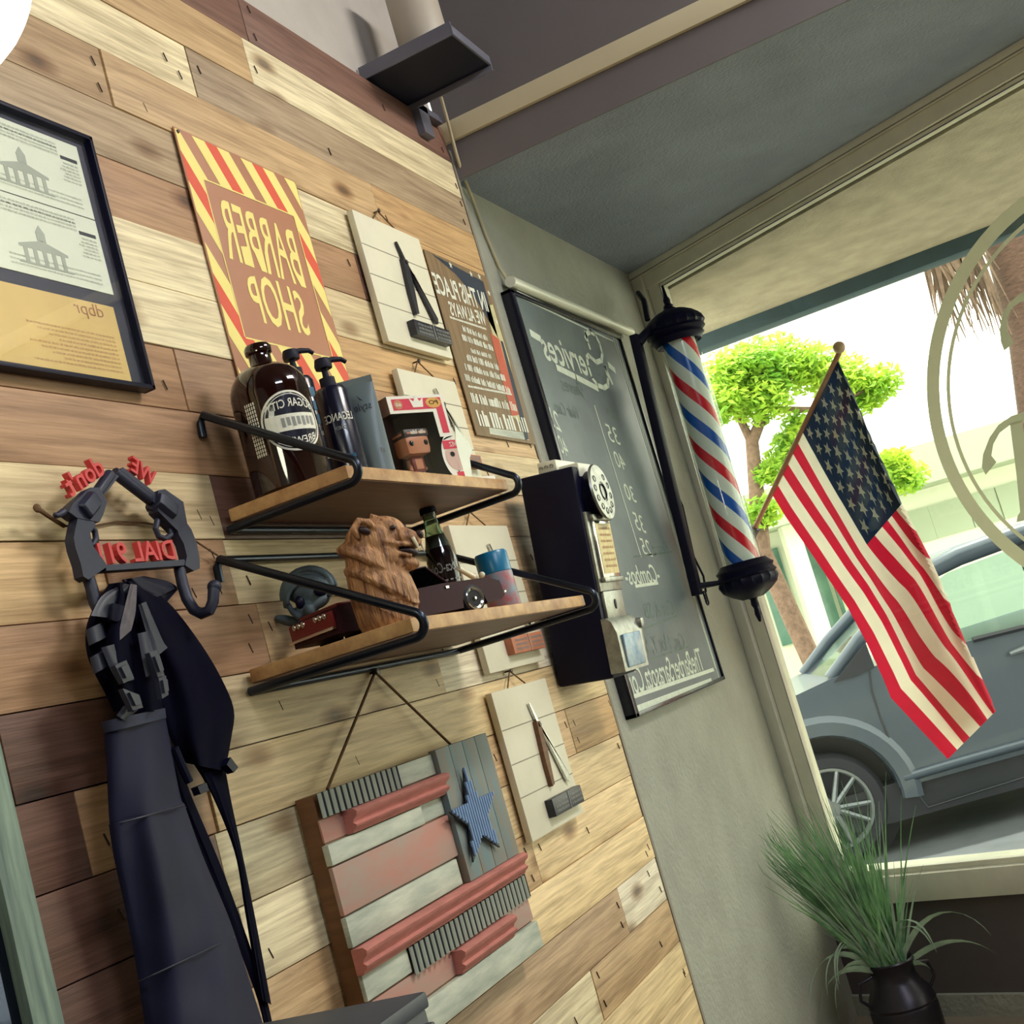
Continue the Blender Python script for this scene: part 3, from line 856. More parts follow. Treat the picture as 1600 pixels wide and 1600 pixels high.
# ------------------------------------------------------------------ razor boards
def razor_board(x0, x1, z0, z1, label, ra, blk, style, th=0.016):
    t = thing('razor_plaque', label, 'plaque', ((x0 + x1) / 2, 0, z0), 'razor plaques down the plank wall')
    w, h = x1 - x0, z1 - z0
    y = -0.006 - th
    b = B(); b.bx((x0, -0.006, z0), (x1, y, z1), 0.003); obj('board', b, M['white'], t)
    b = B()
    for k in (0.26, 0.49, 0.71):
        b.bx((x0 + 0.002, y + 0.0002, z1 - h * k - 0.0012), (x1 - 0.002, y - 0.0004, z1 - h * k + 0.0012))
    obj('groove', b, M['groove'], t)
    def q(u, v, d=0.0): return V((x0 + w * u, y - d, z0 + h * v))
    # open razor: handle scales, blade and tang around a pivot near the top
    b = B()
    pv = q(0.55, 0.70)
    hl = [q(0.535, 0.73), q(0.60, 0.72), q(0.585, 0.50), q(0.545, 0.285), q(0.50, 0.275), q(0.50, 0.45)]
    b.prism(hl, (0, -0.011, 0))
    obj('handle', b, M[ra], t)
    b = B()
    b.prism([q(0.565, 0.70, 0.003), q(0.60, 0.70, 0.003), q(0.80, 0.27, 0.003), q(0.845, 0.255, 0.003), q(0.865, 0.30, 0.003), q(0.665, 0.62, 0.003)], (0, -0.006, 0))
    b.prism([q(0.52, 0.86, 0.002), q(0.535, 0.86, 0.002), q(0.60, 0.72, 0.002), q(0.57, 0.70, 0.002)], (0, -0.006, 0))
    obj('blade', b, M['steel'] if style else M['razorblk'], t)
    b = B(); b.lathe([(0, 0.015), (0.005, 0.014), (0.005, 0)], Matrix.Translation(q(0.57, 0.70)) @ Matrix.Rotation(math.pi / 2, 4, 'X'), 10); obj('rivet', b, M['nail'], t)
    b = B(); b.bx(q(0.36, 0.085, -0.001), q(0.93, 0.205, 0.019), 0.002); k = obj('block', b, M[blk], t)
    b = B()
    b.bx(q(0.655, 0.085, 0.0185), q(0.663, 0.205, 0.0202))
    for r in range(3):
        b.scrib(q(0.63, 0.105 + 0.03 * r, 0.019), q(0.40, 0.105 + 0.03 * r, 0.019), 0.006, off=0.0005, seed=r + 3)
        b.scrib(q(0.91, 0.105 + 0.03 * r, 0.019), q(0.69, 0.105 + 0.03 * r, 0.019), 0.006, off=0.0005, seed=r + 31)
    obj('carved_print', b, M['lgrey'], k)
    b = B()
    nl = V(((x0 + x1) / 2 - 0.01, -0.012, z1 + 0.036))
    b.tube([V((x0 + w * 0.30, -0.02, z1)), nl], 0.0018, 6)
    b.tube([V((x0 + w * 0.62, -0.02, z1)), nl], 0.0018, 6)
    obj('twine', b, M['twine'], t)
    b = B(); b.lathe([(0, 0.02), (0.005, 0.018), (0.005, 0.015), (0.002, 0.015), (0.002, 0)], Matrix.Translation(nl + V((0, 0.012, 0))) @ Matrix.Rotation(math.pi / 2, 4, 'X'), 10); obj('nail', b, M['nail'], t)
def rb(tl, tr, br_, label, *k):
    y = -0.02
    p, q, r = PY(*tl, y), PY(*tr, y), PY(*br_, y)
    razor_board(p.x, (q.x + r.x) / 2, r.z, (p.z + q.z) / 2, label, *k)
rb((549, 328), (656, 374), (705, 561), 'white razor plaque with black razor, above the shelves beside the tan sign', 'razorblk', 'razorblk', 0)
rb((618, 572), (712, 600), (752, 748), 'white razor plaque half hidden behind the boxed doll', 'razorblk', 'redblock', 1)
rb((700, 822), (784, 820), (858, 1030), 'white razor plaque with reddish block, half hidden behind the lower shelf', 'razorblk', 'redblock', 1)
rb((766, 1083), (851, 1059), (911, 1270), 'lowest white razor plaque with brown razor and black block', 'brownw', 'razorblk', 1)

# ------------------------------------------------------------------ flag poster sign
t = thing('poster', 'brown metal poster IN THIS PLACE WE ALWAYS with a faded flag down one side', 'poster', (3.1, 0, 2.36))
QX0, QX1, QZ0, QZ1 = 2.895, 3.275, 2.120, 2.612
b = B(); b.bx((QX0, -0.003, QZ0), (QX1, -0.006, QZ1), 0.0006); obj('plate', b, M['poster'], t)
b = B()
def pp(pl, mi, o=0.0064): b.poly([PY(x, y, -o) for x, y in pl], mi)
pp([(674, 396), (755, 440), (779, 530), (762, 498), (740, 462), (712, 428)], 0)
pp([(758, 478), (770, 476), (795, 560), (812, 640), (822, 668), (800, 650), (790, 600)], 2)
pp([(766, 520), (780, 530), (812, 648), (800, 650)], 1, 0.0067)
pp([(782, 532), (786, 534), (816, 640), (826, 686), (821, 688)], 0, 0.0068)
pp([(764, 668), (820, 676), (827, 688), (800, 684), (766, 678)], 3)
for sx, sy in ((704, 414), (736, 428), (749, 432), (764, 458), (776, 503)):
    c = PY(sx, sy, -0.007)
    st = []
    for k in range(10):
        r = 0.011 if k % 2 == 0 else 0.0045
        st.append(c + V((r * math.sin(k * math.pi / 5), 0, r * math.cos(k * math.pi / 5))))
    b.poly(st, 4)
obj('printed_flag', b, [M['posterb'], M['posterr'], M['posterc'], M['wgrey'], M['posterw']], t, smooth=0)
b = B()
o = -0.0062
b.text('IN THIS PLACE', PY(764, 487, o), PY(682, 457, o), 0.056, bold=0.02, off=0.0009)
b.text('WE ALWAYS', PY(761, 509, o), PY(705, 492, o), 0.038, bold=0.02, off=0.0009)
for (x0, y0), (x1, y1), h, sdd in (((762, 533), (722, 517), 0.016, 1), ((771, 549), (721, 531), 0.017, 2), ((768, 561), (735, 551), 0.013, 3), ((780, 579), (726, 562), 0.018, 4),
                                   ((790, 596), (727, 578), 0.018, 5), ((798, 615), (726, 594), 0.018, 6), ((808, 643), (734, 628), 0.026, 7), ((826, 676), (740, 664), 0.042, 8)):
    b.scrib(PY(x0, y0, o), PY(x1, y1, o), h, off=0.0009, seed=sdd, word=4, dens=0.78)
for (x0, y0), (x1, y1) in (((760, 516), (702, 497)), ((800, 618), (731, 605))):
    b.scrib(PY(x0, y0, o), PY(x1, y1, o), 0.006, off=0.0009, word=99, dens=0.9)
obj('lettering', b, M['posterw'], t, smooth=0)

# ------------------------------------------------------------------ chalkboard
t = thing('chalkboard', 'tall black framed chalkboard of services on the grey stucco wall', 'chalkboard', (3.93, 0.02, 1.34))
KX0, KX1, KZ0, KZ1 = 3.420, 4.428, 1.335, 2.600
b = B()
for q in (((KX0, 0.02, KZ0), (KX0 + 0.028, -0.014, KZ1)), ((KX1 - 0.012, 0.02, KZ0), (KX1, -0.014, KZ1)), ((KX0, 0.02, KZ0), (KX1, -0.014, KZ0 + 0.012)), ((KX0, 0.02, KZ1 - 0.012), (KX1, -0.014, KZ1))):
    b.bx(q[0], q[1], 0.002)
obj('frame', b, M['blackgloss'], t)
b = B(); b.bx((KX0 + 0.008, 0.018, KZ0 + 0.008), (KX1 - 0.008, -0.006, KZ1 - 0.008)); obj('slate', b, M['slate'], t)
b = B()
ky = -0.006
def ct(s_, a, c, h, mi=0, shear=-0.25, bold=0.0): b.text(s_, PY(*a, ky), PY(*c, ky), h, off=0.0008, mi=mi, shear=shear * -1 if False else shear, bold=bold)
def stroke(pl, r, mi=0):
    for p, q in zip(pl, pl[1:]):
        p = PY(*p, ky - 0.0008); q = PY(*q, ky - 0.0008)
        d = (q - p).normalized()
        n = V((-d.z, 0, d.x)) * r
        b.poly([p - n - d * r * 0.3, q - n + d * r * 0.3, q + n + d * r * 0.3, p + n - d * r * 0.3], mi)
# big S and the smaller letters of the heading, drawn in chalk strokes
stroke([(914, 518), (919, 535), (922, 545)], 0.008)
stroke([(915, 530), (916, 522), (922, 518), (930, 523), (937, 537), (941, 552), (940, 563), (932, 566), (925, 560), (920, 555), (917, 559), (919, 572), (925, 590), (934, 602), (944, 606), (950, 602), (950, 590), (945, 572), (957, 600)], 0.009)
b.text('ervices', PY(921, 588, ky), PY(853, 561, ky), 0.10, off=0.0008, bold=0.012, shear=0.16, cap=0.72)
stroke([(870, 574), (900, 589), (934, 607)], 0.011)
stroke([(829, 520), (845, 530)], 0.012)
stroke([(951, 570), (961, 579)], 0.012)
# ruled border
stroke([(808, 456), (958, 526)], 0.0045)
stroke([(810, 463), (958, 533)], 0.003)
stroke([(958, 527), (1118, 1044)], 0.0035)
stroke([(962, 530), (1124, 1060)], 0.003)
stroke([(996, 1108), (1112, 1064)], 0.010)
stroke([(985, 1090), (1115, 1046)], 0.006)
stroke([(929, 634), (1002, 870)], 0.0035)
for s_, a, c, h in (('25', (878, 676), (860, 664), 0.062), ('40', (890, 716), (876, 706), 0.055), ('35', (970, 696), (953, 689), 0.06), ('40', (980, 736), (964, 729), 0.055), ('30', (995, 786), (980, 780), 0.055), ('35', (1010, 834), (995, 827), 0.06), ('25', (1020, 870), (1006, 866), 0.055)):
    b.text(s_, PY(*a, ky), PY(*c, ky), h, off=0.0008, shear=0.15)
b.text('-Combos-', PY(1033, 909, ky), PY(980, 914, ky), 0.06, off=0.0008, shear=0.1, bold=0.008)
stroke([(993, 916), (1028, 911)], 0.005)
b.text('TheBarberSarasota.Com', PY(1101, 1046, ky), PY(982, 1088, ky), 0.075, off=0.0008, shear=0.0, bold=0.006)
obj('chalk_lettering', b, M['chalk'], t, smooth=0)
b = B()
for s_, a, c, h in (('Shaves', (915, 622), (880, 610), 0.05), ('Hair Cuts', (905, 655), (868, 645), 0.04), ('Cuts', (970, 658), (950, 652), 0.05), ('Beard', (1046, 865), (1022, 868), 0.045), ('Cut & SB', (1055, 960), (1010, 967), 0.05), ('Cut, Hot T, SB', (1072, 1012), (1005, 1022), 0.05)):
    b.text(s_, PY(*a, ky), PY(*c, ky), h, off=0.0008, shear=0.1)
for q in (((1000, 985), (1058, 962)), ((1010, 1032), (1076, 1010)), ((990, 870), (1050, 862))):
    stroke(q, 0.003)
obj('smudged_lettering', b, M['chalkf'], t, smooth=0)
b = B(); b.tube([PY(797, 440, -0.01), PY(985, 519, -0.01)], 0.017, 14)
solo('cable_cover', b, M['conduit'], 'white round cable cover running along the chalkboard top edge', 'conduit', PY(797, 440, -0.01))

# ------------------------------------------------------------------ shelves
def arcpts(c, r, a0, a1, n, x):
    return [V((x, c[0] + r * math.cos(a0 + (a1 - a0) * k / n), c[1] + r * math.sin(a0 + (a1 - a0) * k / n))) for k in range(n + 1)]
def shelf(name, label, x0, x1, dep, zb, zt, zm, backrod):
    t = thing('wall_shelf', label, 'shelf', ((x0 + x1) / 2, 0, zb), 'wire bracket shelves')
    b = B(); b.bx((x0, -0.012, zb), (x1, -dep, zt), 0.003); obj('board', b, [M['shelfe']], t)
    b = B(); b.bx((x0 + 0.002, -0.013, zb - 0.0008), (x1 - 0.002, -dep + 0.004, zb)); obj('underside', b, M['shelfw'], t)  # thin darker sheet: the underside's shade put into the pine colour
    r = 0.0072
    for xx in (x0 - 0.004, x1 + 0.004):
        zc = (zb + zt) / 2 - 0.001
        rr = 0.020
        P = [V((xx, -0.004, zm - 0.035)), V((xx, -0.006, zm - 0.012)), V((xx, -0.014, zm))]
        yb = -dep - 0.002
        front = arcpts((yb, zc), rr, math.radians(70), math.radians(-90), 12, xx)
        front = [V((xx, 2 * yb - p.y, p.z)) for p in front]
        P += front
        P += [V((xx, -0.02, zb - 0.012)), V((xx, -0.008, zb - 0.012))]
        b = B(); b.tube(P, r, 12); obj('bracket', b, M['rod'], t)
    b = B()
    b.tube([V((x0, -0.008, zb - 0.012)), V((x1, -0.008, zb - 0.012))], r, 10)
    if backrod:
        b.tube([V((x0, -0.010, zm)), V((x1, -0.010, zm))], r * 0.9, 10)
    obj('back_rod', b, M['rod'], t)
    return t
shelf('u', 'upper wire bracket pine shelf holding the bottles', 1.767, 2.402, 0.243, 1.886, 1.908, 2.070, False)
shelf('l', 'lower wire bracket pine shelf holding the carved bear', 1.712, 2.462, 0.310, 1.622, 1.644, 1.824, True)
US, LS = 1.908, 1.644

# ------------------------------------------------------------------ upper shelf items
def cyl(c, r, ang, z):
    return V((c[0] + r * math.cos(ang), c[1] + r * math.sin(ang), z))
class Wrap:
    # writes flat shapes round a bottle; u runs to the viewer's right
    def __init__(s, b, c, r, a0): s.b, s.c, s.r, s.a0 = b, c, r, a0
    def pt(s, u, z, o=0.0005): return cyl(s.c, s.r + o, s.a0 + u / s.r, z)
    def rect(s, u0, u1, z0, z1, mi=0, o=0.0005, n=8):
        s.b.grid([[s.pt(u0 + (u1 - u0) * k / n, z, o) for k in range(n + 1)] for z in (z0, z1)], mi)
    def text(s, t, u0, u1, z, h, mi=0, bold=0.0, o=0.0009, warp=None):
        vs, fs, x0, x1, y0, y1 = glyphs(t, bold, 0.0, 3)
        out = []
        for v in vs:
            k = (v.x - x0) / (x1 - x0)
            q = v.y / max(y1, 1e-6) * h + (warp(k) if warp else 0)
            out.append(s.pt(u0 + (u1 - u0) * k, z + q, o))
        s.b.faces(out, fs, mi)
    def ring(s, u, z, ru, rz, w, mi=0, o=0.0006, n=48):
        g = []
        for k in range(n + 1):
            a = 2 * math.pi * k / n
            g.append([s.pt(u + (ru + e) * math.cos(a), z + (rz + e) * math.sin(a), o) for e in (-w / 2, w / 2)])
        s.b.grid(g, mi)
    def disc(s, u, z, ru, rz, z0=None, z1=None, mi=0, o=0.0006, n=14):
        g = []
        for k in range(n + 1):
            zz = z - rz + 2 * rz * k / n
            if z0 is not None: zz = min(max(zz, z0), z1)
            hw = ru * math.sqrt(max(0, 1 - ((zz - z) / rz) ** 2))
            g.append([s.pt(u - hw + 2 * hw * j / 10, zz, o) for j in range(11)])
        s.b.grid(g, mi)
gc = V((1.840, -0.100, US))
GR = 0.066
t = thing('growler_bottle', 'big brown glass growler bottle with white oval label on the upper shelf', 'bottle', gc)
prof = [(0, 0), (0.060, 0), (GR, 0.006), (GR, 0.172)] + [(0.019 + (GR - 0.019) * math.cos(a), 0.172 + 0.052 * math.sin(a)) for a in [math.radians(d) for d in (15, 30, 45, 60, 75, 86)]]
prof += [(0.019, 0.228), (0.0185, 0.244), (0.0225, 0.247), (0.0235, 0.256), (0.020, 0.262), (0.014, 0.262), (0.013, 0.23)]
b = B(); b.lathe(prof, Matrix.Translation(gc), 48); obj('bottle_body', b, M['amberg'], t)
b = B()
az = math.atan2(CAM.y - gc.y, CAM.x - gc.x)
wr = Wrap(b, gc, GR, az + 0.42)
zc = US + 0.108
wr.disc(0, zc, 0.050, 0.050, mi=1, o=0.0004)
wr.ring(0, zc, 0.052, 0.050, 0.0035, 0, 0.0007)
wr.ring(0, zc, 0.047, 0.0455, 0.0012, 0, 0.0007)
wr.disc(0, zc + 0.000, 0.047, 0.047, zc - 0.016, zc + 0.012, 0, 0.0006)
wr.text('SUGAR CITY', 0.043, -0.040, zc + 0.017, 0.014, 0, 0.01, warp=lambda k: 0.007 * (1 - (2 * k - 1) ** 2))
wr.text('BREWING', 0.034, -0.034, zc - 0.034, 0.012, 0, 0.01, warp=lambda k: -0.006 * (1 - (2 * k - 1) ** 2))
for k in range(7):
    wr.rect(0.036 - 0.009 * k - 0.003, 0.036 - 0.009 * k + 0.003, zc - 0.010 + 0.002 * (k % 2), zc + 0.006, 2, 0.0009, 2)
for k in range(14):
    for j in range(5):
        wr.rect(-0.076 + j * 0.0042, -0.0735 + j * 0.0042, US + 0.062 + k * 0.0066, US + 0.0672 + k * 0.0066, 0, 0.0006, 1)
obj('label', b, [M['lwhite'], M['pblack'], M['lgrey']], t, smooth=0)

def pump(c, r, h, label, spec):
    t = thing('pump_bottle', label, 'bottle', c)
    b = B(); b.lathe([(0, 0), (r - 0.003, 0), (r, 0.003), (r, h - 0.012), (r - 0.004, h - 0.004), (r * 0.5, h), (0, h)], Matrix.Translation(c), 32); obj('bottle_body', b, M['pblack'], t)
    b = B()
    b.lathe([(0, h), (0.014, h), (0.014, h + 0.016), (0.006, h + 0.018), (0.005, h + 0.036), (0, h + 0.036)], Matrix.Translation(c), 20)
    b.lathe([(0, h + 0.034), (0.015, h + 0.034), (0.016, h + 0.040), (0.013, h + 0.052), (0, h + 0.053)], Matrix.Translation(c), 20)
    e = c + V((0, 0, h + 0.047))
    d = V((0.84, -0.55, 0))
    b.tube([e, e + d * 0.022 + V((0, 0, 0.003)), e + d * 0.038 + V((0, 0, 0.002)), e + d * 0.046 + V((0, 0, -0.004))], [0.006, 0.0052, 0.0045, 0.004], 10)
    obj('pump_head', b, M['blackmat'], t)
    b = B()
    az = math.atan2(CAM.y - c.y, CAM.x - c.x)
    spec(Wrap(b, c, r, az), c)
    obj('label', b, [M['lwhite'], M['pblue'], M['lgrey'], M['canb']], t, smooth=0)
def sp1(w, c):
    for k in range(3):
        w.rect(0.0, 0.030, US + 0.196 - k * 0.026, US + 0.214 - k * 0.026, 1)
    w.rect(0.004, 0.030, US + 0.122, US + 0.130, 2)
    w.rect(0.004, 0.030, US + 0.078, US + 0.096, 0)
    w.text('LDT', 0.028, 0.008, US + 0.082, 0.010, 2)
def sp2(w, c):
    w.text('LEGANCE', 0.030, -0.024, US + 0.118, 0.014, 0, 0.012)
    w.text('plex', 0.012, -0.010, US + 0.102, 0.009, 2)
    w.text('gel', 0.016, 0.002, US + 0.052, 0.006, 3)
    w.rect(0.006, 0.028, US + 0.004, US + 0.018, 3)
    w.rect(0.010, 0.024, US + 0.024, US + 0.030, 2)
pump(V((2.022, -0.055, US)), 0.028, 0.243, 'black pump bottle with blue label squares, just behind the brown growler', sp1)
pump(V((1.970, -0.142, US)), 0.0295, 0.187, 'front black pump bottle with white lettering beside the grey tube', sp2)
# flat-topped tube
tb = PZ(580, 741, US)
tb = V((2.050, -0.152, US))
t = thing('cosmetic_tube', 'grey flat crimped tube with small dark lettering beside the boxed doll', 'tube', tb)
b = B()
g = []
az = math.atan2(CAM.y - tb.y, CAM.x - tb.x)
ax = V((math.cos(az + math.pi / 2), math.sin(az + math.pi / 2), 0))
ay = V((math.cos(az), math.sin(az), 0))
for k in range(13):
    q = k / 12
    rx = 0.029 + 0.003 * q
    ry = 0.022 * (1 - q) ** 0.8 + 0.0015
    g.append([tb + ax * rx * math.cos(2 * math.pi * j / 28) + ay * ry * math.sin(2 * math.pi * j / 28) + V((0, 0, 0.02 + 0.178 * q)) for j in range(29)])
b.grid(g)
b.prism([tb + ax * s_ * 0.032 + ay * e * 0.0016 + V((0, 0, 0.196)) for s_, e in ((-1, -1), (1, -1), (1, 1), (-1, 1))], (0, 0, 0.012))
obj('tube_body', b, M['tubeg'], t)
b = B(); b.lathe([(0, 0), (0.022, 0), (0.023, 0.002), (0.023, 0.02), (0, 0.021)], Matrix.Translation(tb), 28); obj('cap', b, M['tubeg'], t)
b = B()
f = tb + ay * 0.0105
b.text('style', f + ax * 0.018 + V((0, 0, 0.145)), f - ax * 0.014 + V((0, 0, 0.145)), 0.014, n=ay, off=0.001)
b.prism([f + ax * 0.006 + V((0, 0, 0.162)) + ay * 0.001, f - ax * 0.004 + V((0, 0, 0.174)) + ay * 0.001, f + V((0, 0, 0.164)) + ay * 0.001], ay * 0.0004)
b.scrib(f + ax * 0.02 + V((0, 0, 0.06)) + ay * 0.006, f - ax * 0.002 + V((0, 0, 0.06)) + ay * 0.006, 0.010, n=ay, mi=1)
obj('lettering', b, [M['mat_'], M['lgrey']], t, smooth=0)

# boxed doll: a card box with a clear window
t = thing('boxed_doll', 'white and red toy box with clear window showing a big headed doll', 'toy box', V((2.25, -0.16, US)))
# box front faces the room; built with its own axes
fx = PZ(607, 741, US)
fr0 = V((2.108, -0.196, US)); fr1 = V((2.245, -0.196, US))
e1 = V((math.cos(-0.38), math.sin(-0.38), 0))
n1 = V((e1.y, -e1.x, 0))
BW, BH, BD = 0.140, 0.168, 0.075
o0 = V((2.098, -0.181, US))
def bp(u, v, w): return o0 + e1 * (u * BW) + V((0, 0, v * BH)) + n1 * w * -1
bR = Matrix((e1, -n1, V((0, 0, 1)))).transposed()
def bbox(b, u0, u1, v0, v1, w0, w1, mi=0):
    c = (bp(u0, v0, w0) + bp(u1, v1, w1)) / 2
    b.box(c, (abs(u1 - u0) * BW, abs(w1 - w0), abs(v1 - v0) * BH), bR, 0, mi)
b = B()
bbox(b, 0, 1, 0, 0.02, 0, BD); bbox(b, 0, 1, 0.985, 1, 0, BD); bbox(b, 0, 1, 0, 1, BD - 0.001, BD, 2)
bbox(b, 0.99, 1, 0, 1, 0, BD); bbox(b, 0, 0.01, 0.80, 1, 0, BD, 1)
bbox(b, 0, 1, 0.80, 1, -0.0006, 0.0006); bbox(b, 0.76, 1, 0.50, 0.80, -0.0006, 0.0006); bbox(b, 0, 1, 0.0, 0.05, -0.0006, 0.0006)
bbox(b, 0.01, 0.99, 0.02, 0.98, BD - 0.003, BD - 0.001, 2)
bbox(b, 0.972, 0.988, 0.03, 0.97, 0.002, BD - 0.002, 2); bbox(b, 0.01, 0.98, 0.965, 0.98, 0.002, BD - 0.002, 2); bbox(b, 0.01, 0.98, 0.022, 0.035, 0.002, BD - 0.002, 2)
obj('carton', b, [M['card'], M['boxs'], M['boxk']], t, smooth=0)
b = B()
def br(u0, u1, v0, v1, mi, w=-0.0010): b.poly([bp(u0, v0, w), bp(u1, v0, w), bp(u1, v1, w), bp(u0, v1, w)], mi)
def bo(u, v, ru, rv, mi, w, n=24, a0=0.0, a1=2 * math.pi): b.poly([bp(u + ru * math.cos(a0 + (a1 - a0) * k / n), v + rv * math.sin(a0 + (a1 - a0) * k / n), w) for k in range(n)], mi)
br(0.07, 0.95, 0.835, 0.965, 0)
br(0.83, 0.95, 0.54, 0.835, 0)
bo(0.17, 0.90, 0.075, 0.055, 3, -0.0014)
b.text('60', bp(0.215, 0.88, 0), bp(0.125, 0.88, 0), 0.0065, n=n1, off=0.0018, mi=1)
b.poly([bp(u, v, -0.0014) for u, v in ((0.38, 0.97), (0.42, 0.86), (0.60, 0.86), (0.63, 0.97), (0.56, 0.93), (0.505, 1.0), (0.45, 0.93))], 1)
bo(0.80, 0.905, 0.14, 0.062, 2, -0.0014)
b.text('PO', bp(0.88, 0.885, 0), bp(0.72, 0.885, 0), 0.008, n=n1, off=0.0018, mi=4)
# printed portrait in the lower right corner
bo(0.93, 0.26, 0.23, 0.27, 1, -0.0011, 30, math.pi * 0.5, math.pi * 1.5)
br(0.93, 1.0, 0.0, 0.53, 1, -0.0011)
bo(0.95, 0.25, 0.20, 0.16, 5, -0.0015, 30, math.pi * 0.5, math.pi * 1.5)
br(0.94, 1.0, 0.09, 0.41, 5, -0.0015)
br(0.76, 1.0, 0.35, 0.45, 0, -0.0018)
bo(0.985, 0.45, 0.2, 0.05, 4, -0.0017, 20, math.pi * 0.5, math.pi)
b.text('VEZ', bp(0.995, 0.375, 0), bp(0.87, 0.375, 0), 0.0085, n=n1, off=0.0022, mi=1)
bo(0.885, 0.285, 0.042, 0.03, 4, -0.0019)
br(0.88, 1.0, 0.0, 0.075, 0, -0.0019)
obj('printing', b, [M['boxr'], M['card'], M['gold'], M['skin'], M['eye'], M['pskin']], t, smooth=0)
b = B(); bbox(b, 0.01, 0.76, 0.05, 0.80, -0.0003, 0.0003); bbox(b, 0.0, 0.006, 0.05, 0.8, 0, BD); obj('clear_window', b, M['pglass'], t)
b = B()
hc = bp(0.42, 0.47, 0.030)
b.box(hc, (0.060, 0.040, 0.044), bR, 0.012, 0)
for s_ in (-1, 1):
    b.ell(hc + e1 * 0.0175 * s_ + n1 * 0.0195 + V((0, 0, 0.0)), (0.0055, 0.0025, 0.0055), bR, 12, 8, 1)
b.box(hc + V((0, 0, 0.020)), (0.062, 0.042, 0.018), bR, 0.007, 2)
b.box(bp(0.42, 0.25, 0.034), (0.032, 0.022, 0.034), bR, 0.007, 3)
b.box(bp(0.37, 0.10, 0.034), (0.013, 0.014, 0.022), bR, 0.003, 4)
b.box(bp(0.47, 0.10, 0.034), (0.013, 0.014, 0.022), bR, 0.003, 4)
for s_ in (-1, 1):
    b.tube([bp(0.42, 0.27, 0.034) + e1 * 0.011 * s_, bp(0.42, 0.18, 0.030) + e1 * 0.019 * s_], [0.005, 0.004], 8, 0)
b.scrib(hc + V((0, 0, 0.017)) + e1 * 0.020 + n1 * 0.0214, hc + V((0, 0, 0.017)) - e1 * 0.018 + n1 * 0.0214, 0.008, n=n1, mi=4)
obj('doll', b, [M['skin'], M['eye'], M['seatd'], M['dred'], M['card']], t)
# card leaning beside the box
b = B()
b.prism([PY(711, 664, -0.19), PY(738, 703, -0.19), PY(734, 716, -0.19), V((PY(730, 722, -0.19).x, -0.19, US + 0.008)), V((PY(718, 716, -0.19).x, -0.19, US + 0.008)), PY(713, 700, -0.19)], (0.0, 0.0012, 0))
o_ = solo('price_tag', b, M['paper'], 'white paper tag sticking out beside the toy box on the upper shelf', 'tag', PY(730, 718, -0.19), smooth=0)
b = B()
b.box((2.30, -0.175, US + 0.004), (0.15, 0.085, 0.008), Matrix.Rotation(-0.35, 3, 'Z'), 0.001)
solo('white_booklet', b, M['card'], 'flat white booklet lying on the upper shelf in front of the toy box', 'booklet', (2.30, -0.175, US))

# ------------------------------------------------------------------ lower shelf items
# maroon model car
cdv = V((0.933, -0.36, 0)).normalized()
cnv = V((-0.36, -0.933, 0)).normalized()      # towards the room
cr0 = V((1.790, -0.055, LS))
CL, CW = 0.375, 0.120
t = thing('model_car', 'maroon die cast model convertible behind the carved bear on the lower shelf', 'model car', cr0 + cdv * 0.18 + cnv * 0.06)
cR = Matrix((cdv, cnv, V((0, 0, 1)))).transposed()
def cp(l, w, z): return cr0 + cdv * l + cnv * w + V((0, 0, z))
b = B()
def arch(l, r, n=7): return [(l + r * math.cos(math.pi * k / n), 0.012 + r * math.sin(math.pi * k / n)) for k in range(n + 1)]
side = [(0, 0.014)] + [(0.0, 0.030), (0.004, 0.052), (0.02, 0.058), (0.11, 0.060), (0.14, 0.058), (0.235, 0.060), (0.345, 0.056), (0.372, 0.046), (0.375, 0.020), (0.365, 0.014)] + arch(0.300, 0.029) + arch(0.075, 0.029)
b.prism([cp(l, 0.0, z) for l, z in side], cnv * CW)
obj('car_body', b, M['maroon'], t)
b = B()
b.bx((0, 0, 0), (0.001, 0.001, 0.001))
b.bm.clear()
b.box(cp(0.045, CW / 2, 0.058), (0.06, CW * 0.86, 0.008), cR, 0.003, 0)
b.box(cp(-0.002, CW / 2, 0.036), (0.006, CW * 0.96, 0.030), cR, 0.002, 0)
obj('red_tail_panel', b, M['dred'], t)
b = B()
for k in (0.16, 0.26, 0.36, 0.64, 0.74, 0.84):
    b = B(); b.ell(cp(-0.006, CW * k, 0.046), (0.003, 0.005, 0.005), cR, 12, 8); obj('tail_light', b, M['chrome'], t)
b = B(); b.box(cp(-0.006, CW / 2, 0.024), (0.008, CW * 1.0, 0.005), cR, 0.002); obj('bumper', b, M['chrome'], t)
b = B(); b.box(cp(0.378, CW / 2, 0.026), (0.008, CW, 0.006), cR, 0.002); obj('bumper', b, M['chrome'], t)
b = B(); b.box(cp(0.155, CW / 2, 0.060), (0.10, CW * 0.8, 0.006), cR, 0.002); b.box(cp(0.13, CW * 0.28, 0.070), (0.02, 0.035, 0.026), cR, 0.006); b.box(cp(0.13, CW * 0.72, 0.070), (0.02, 0.035, 0.026), cR, 0.006); obj('cockpit', b, M['seatd'], t)
b = B()
b.prism([cp(0.257, 0.008, 0.060), cp(0.257, CW - 0.008, 0.060), cp(0.222, CW - 0.014, 0.094), cp(0.222, 0.014, 0.094)], cdv * 0.0015)
b.prism([cp(0.247, CW - 0.004, 0.060), cp(0.142, CW - 0.004, 0.060), cp(0.157, CW - 0.010, 0.092), cp(0.217, CW - 0.010, 0.094)], cnv * -0.0015)
obj('windscreen', b, M['toyglass'], t)
b = B()
b.tube([cp(0.257, 0.008, 0.060), cp(0.222, 0.014, 0.094), cp(0.222, CW - 0.014, 0.094), cp(0.257, CW - 0.008, 0.060)], 0.002, 6)
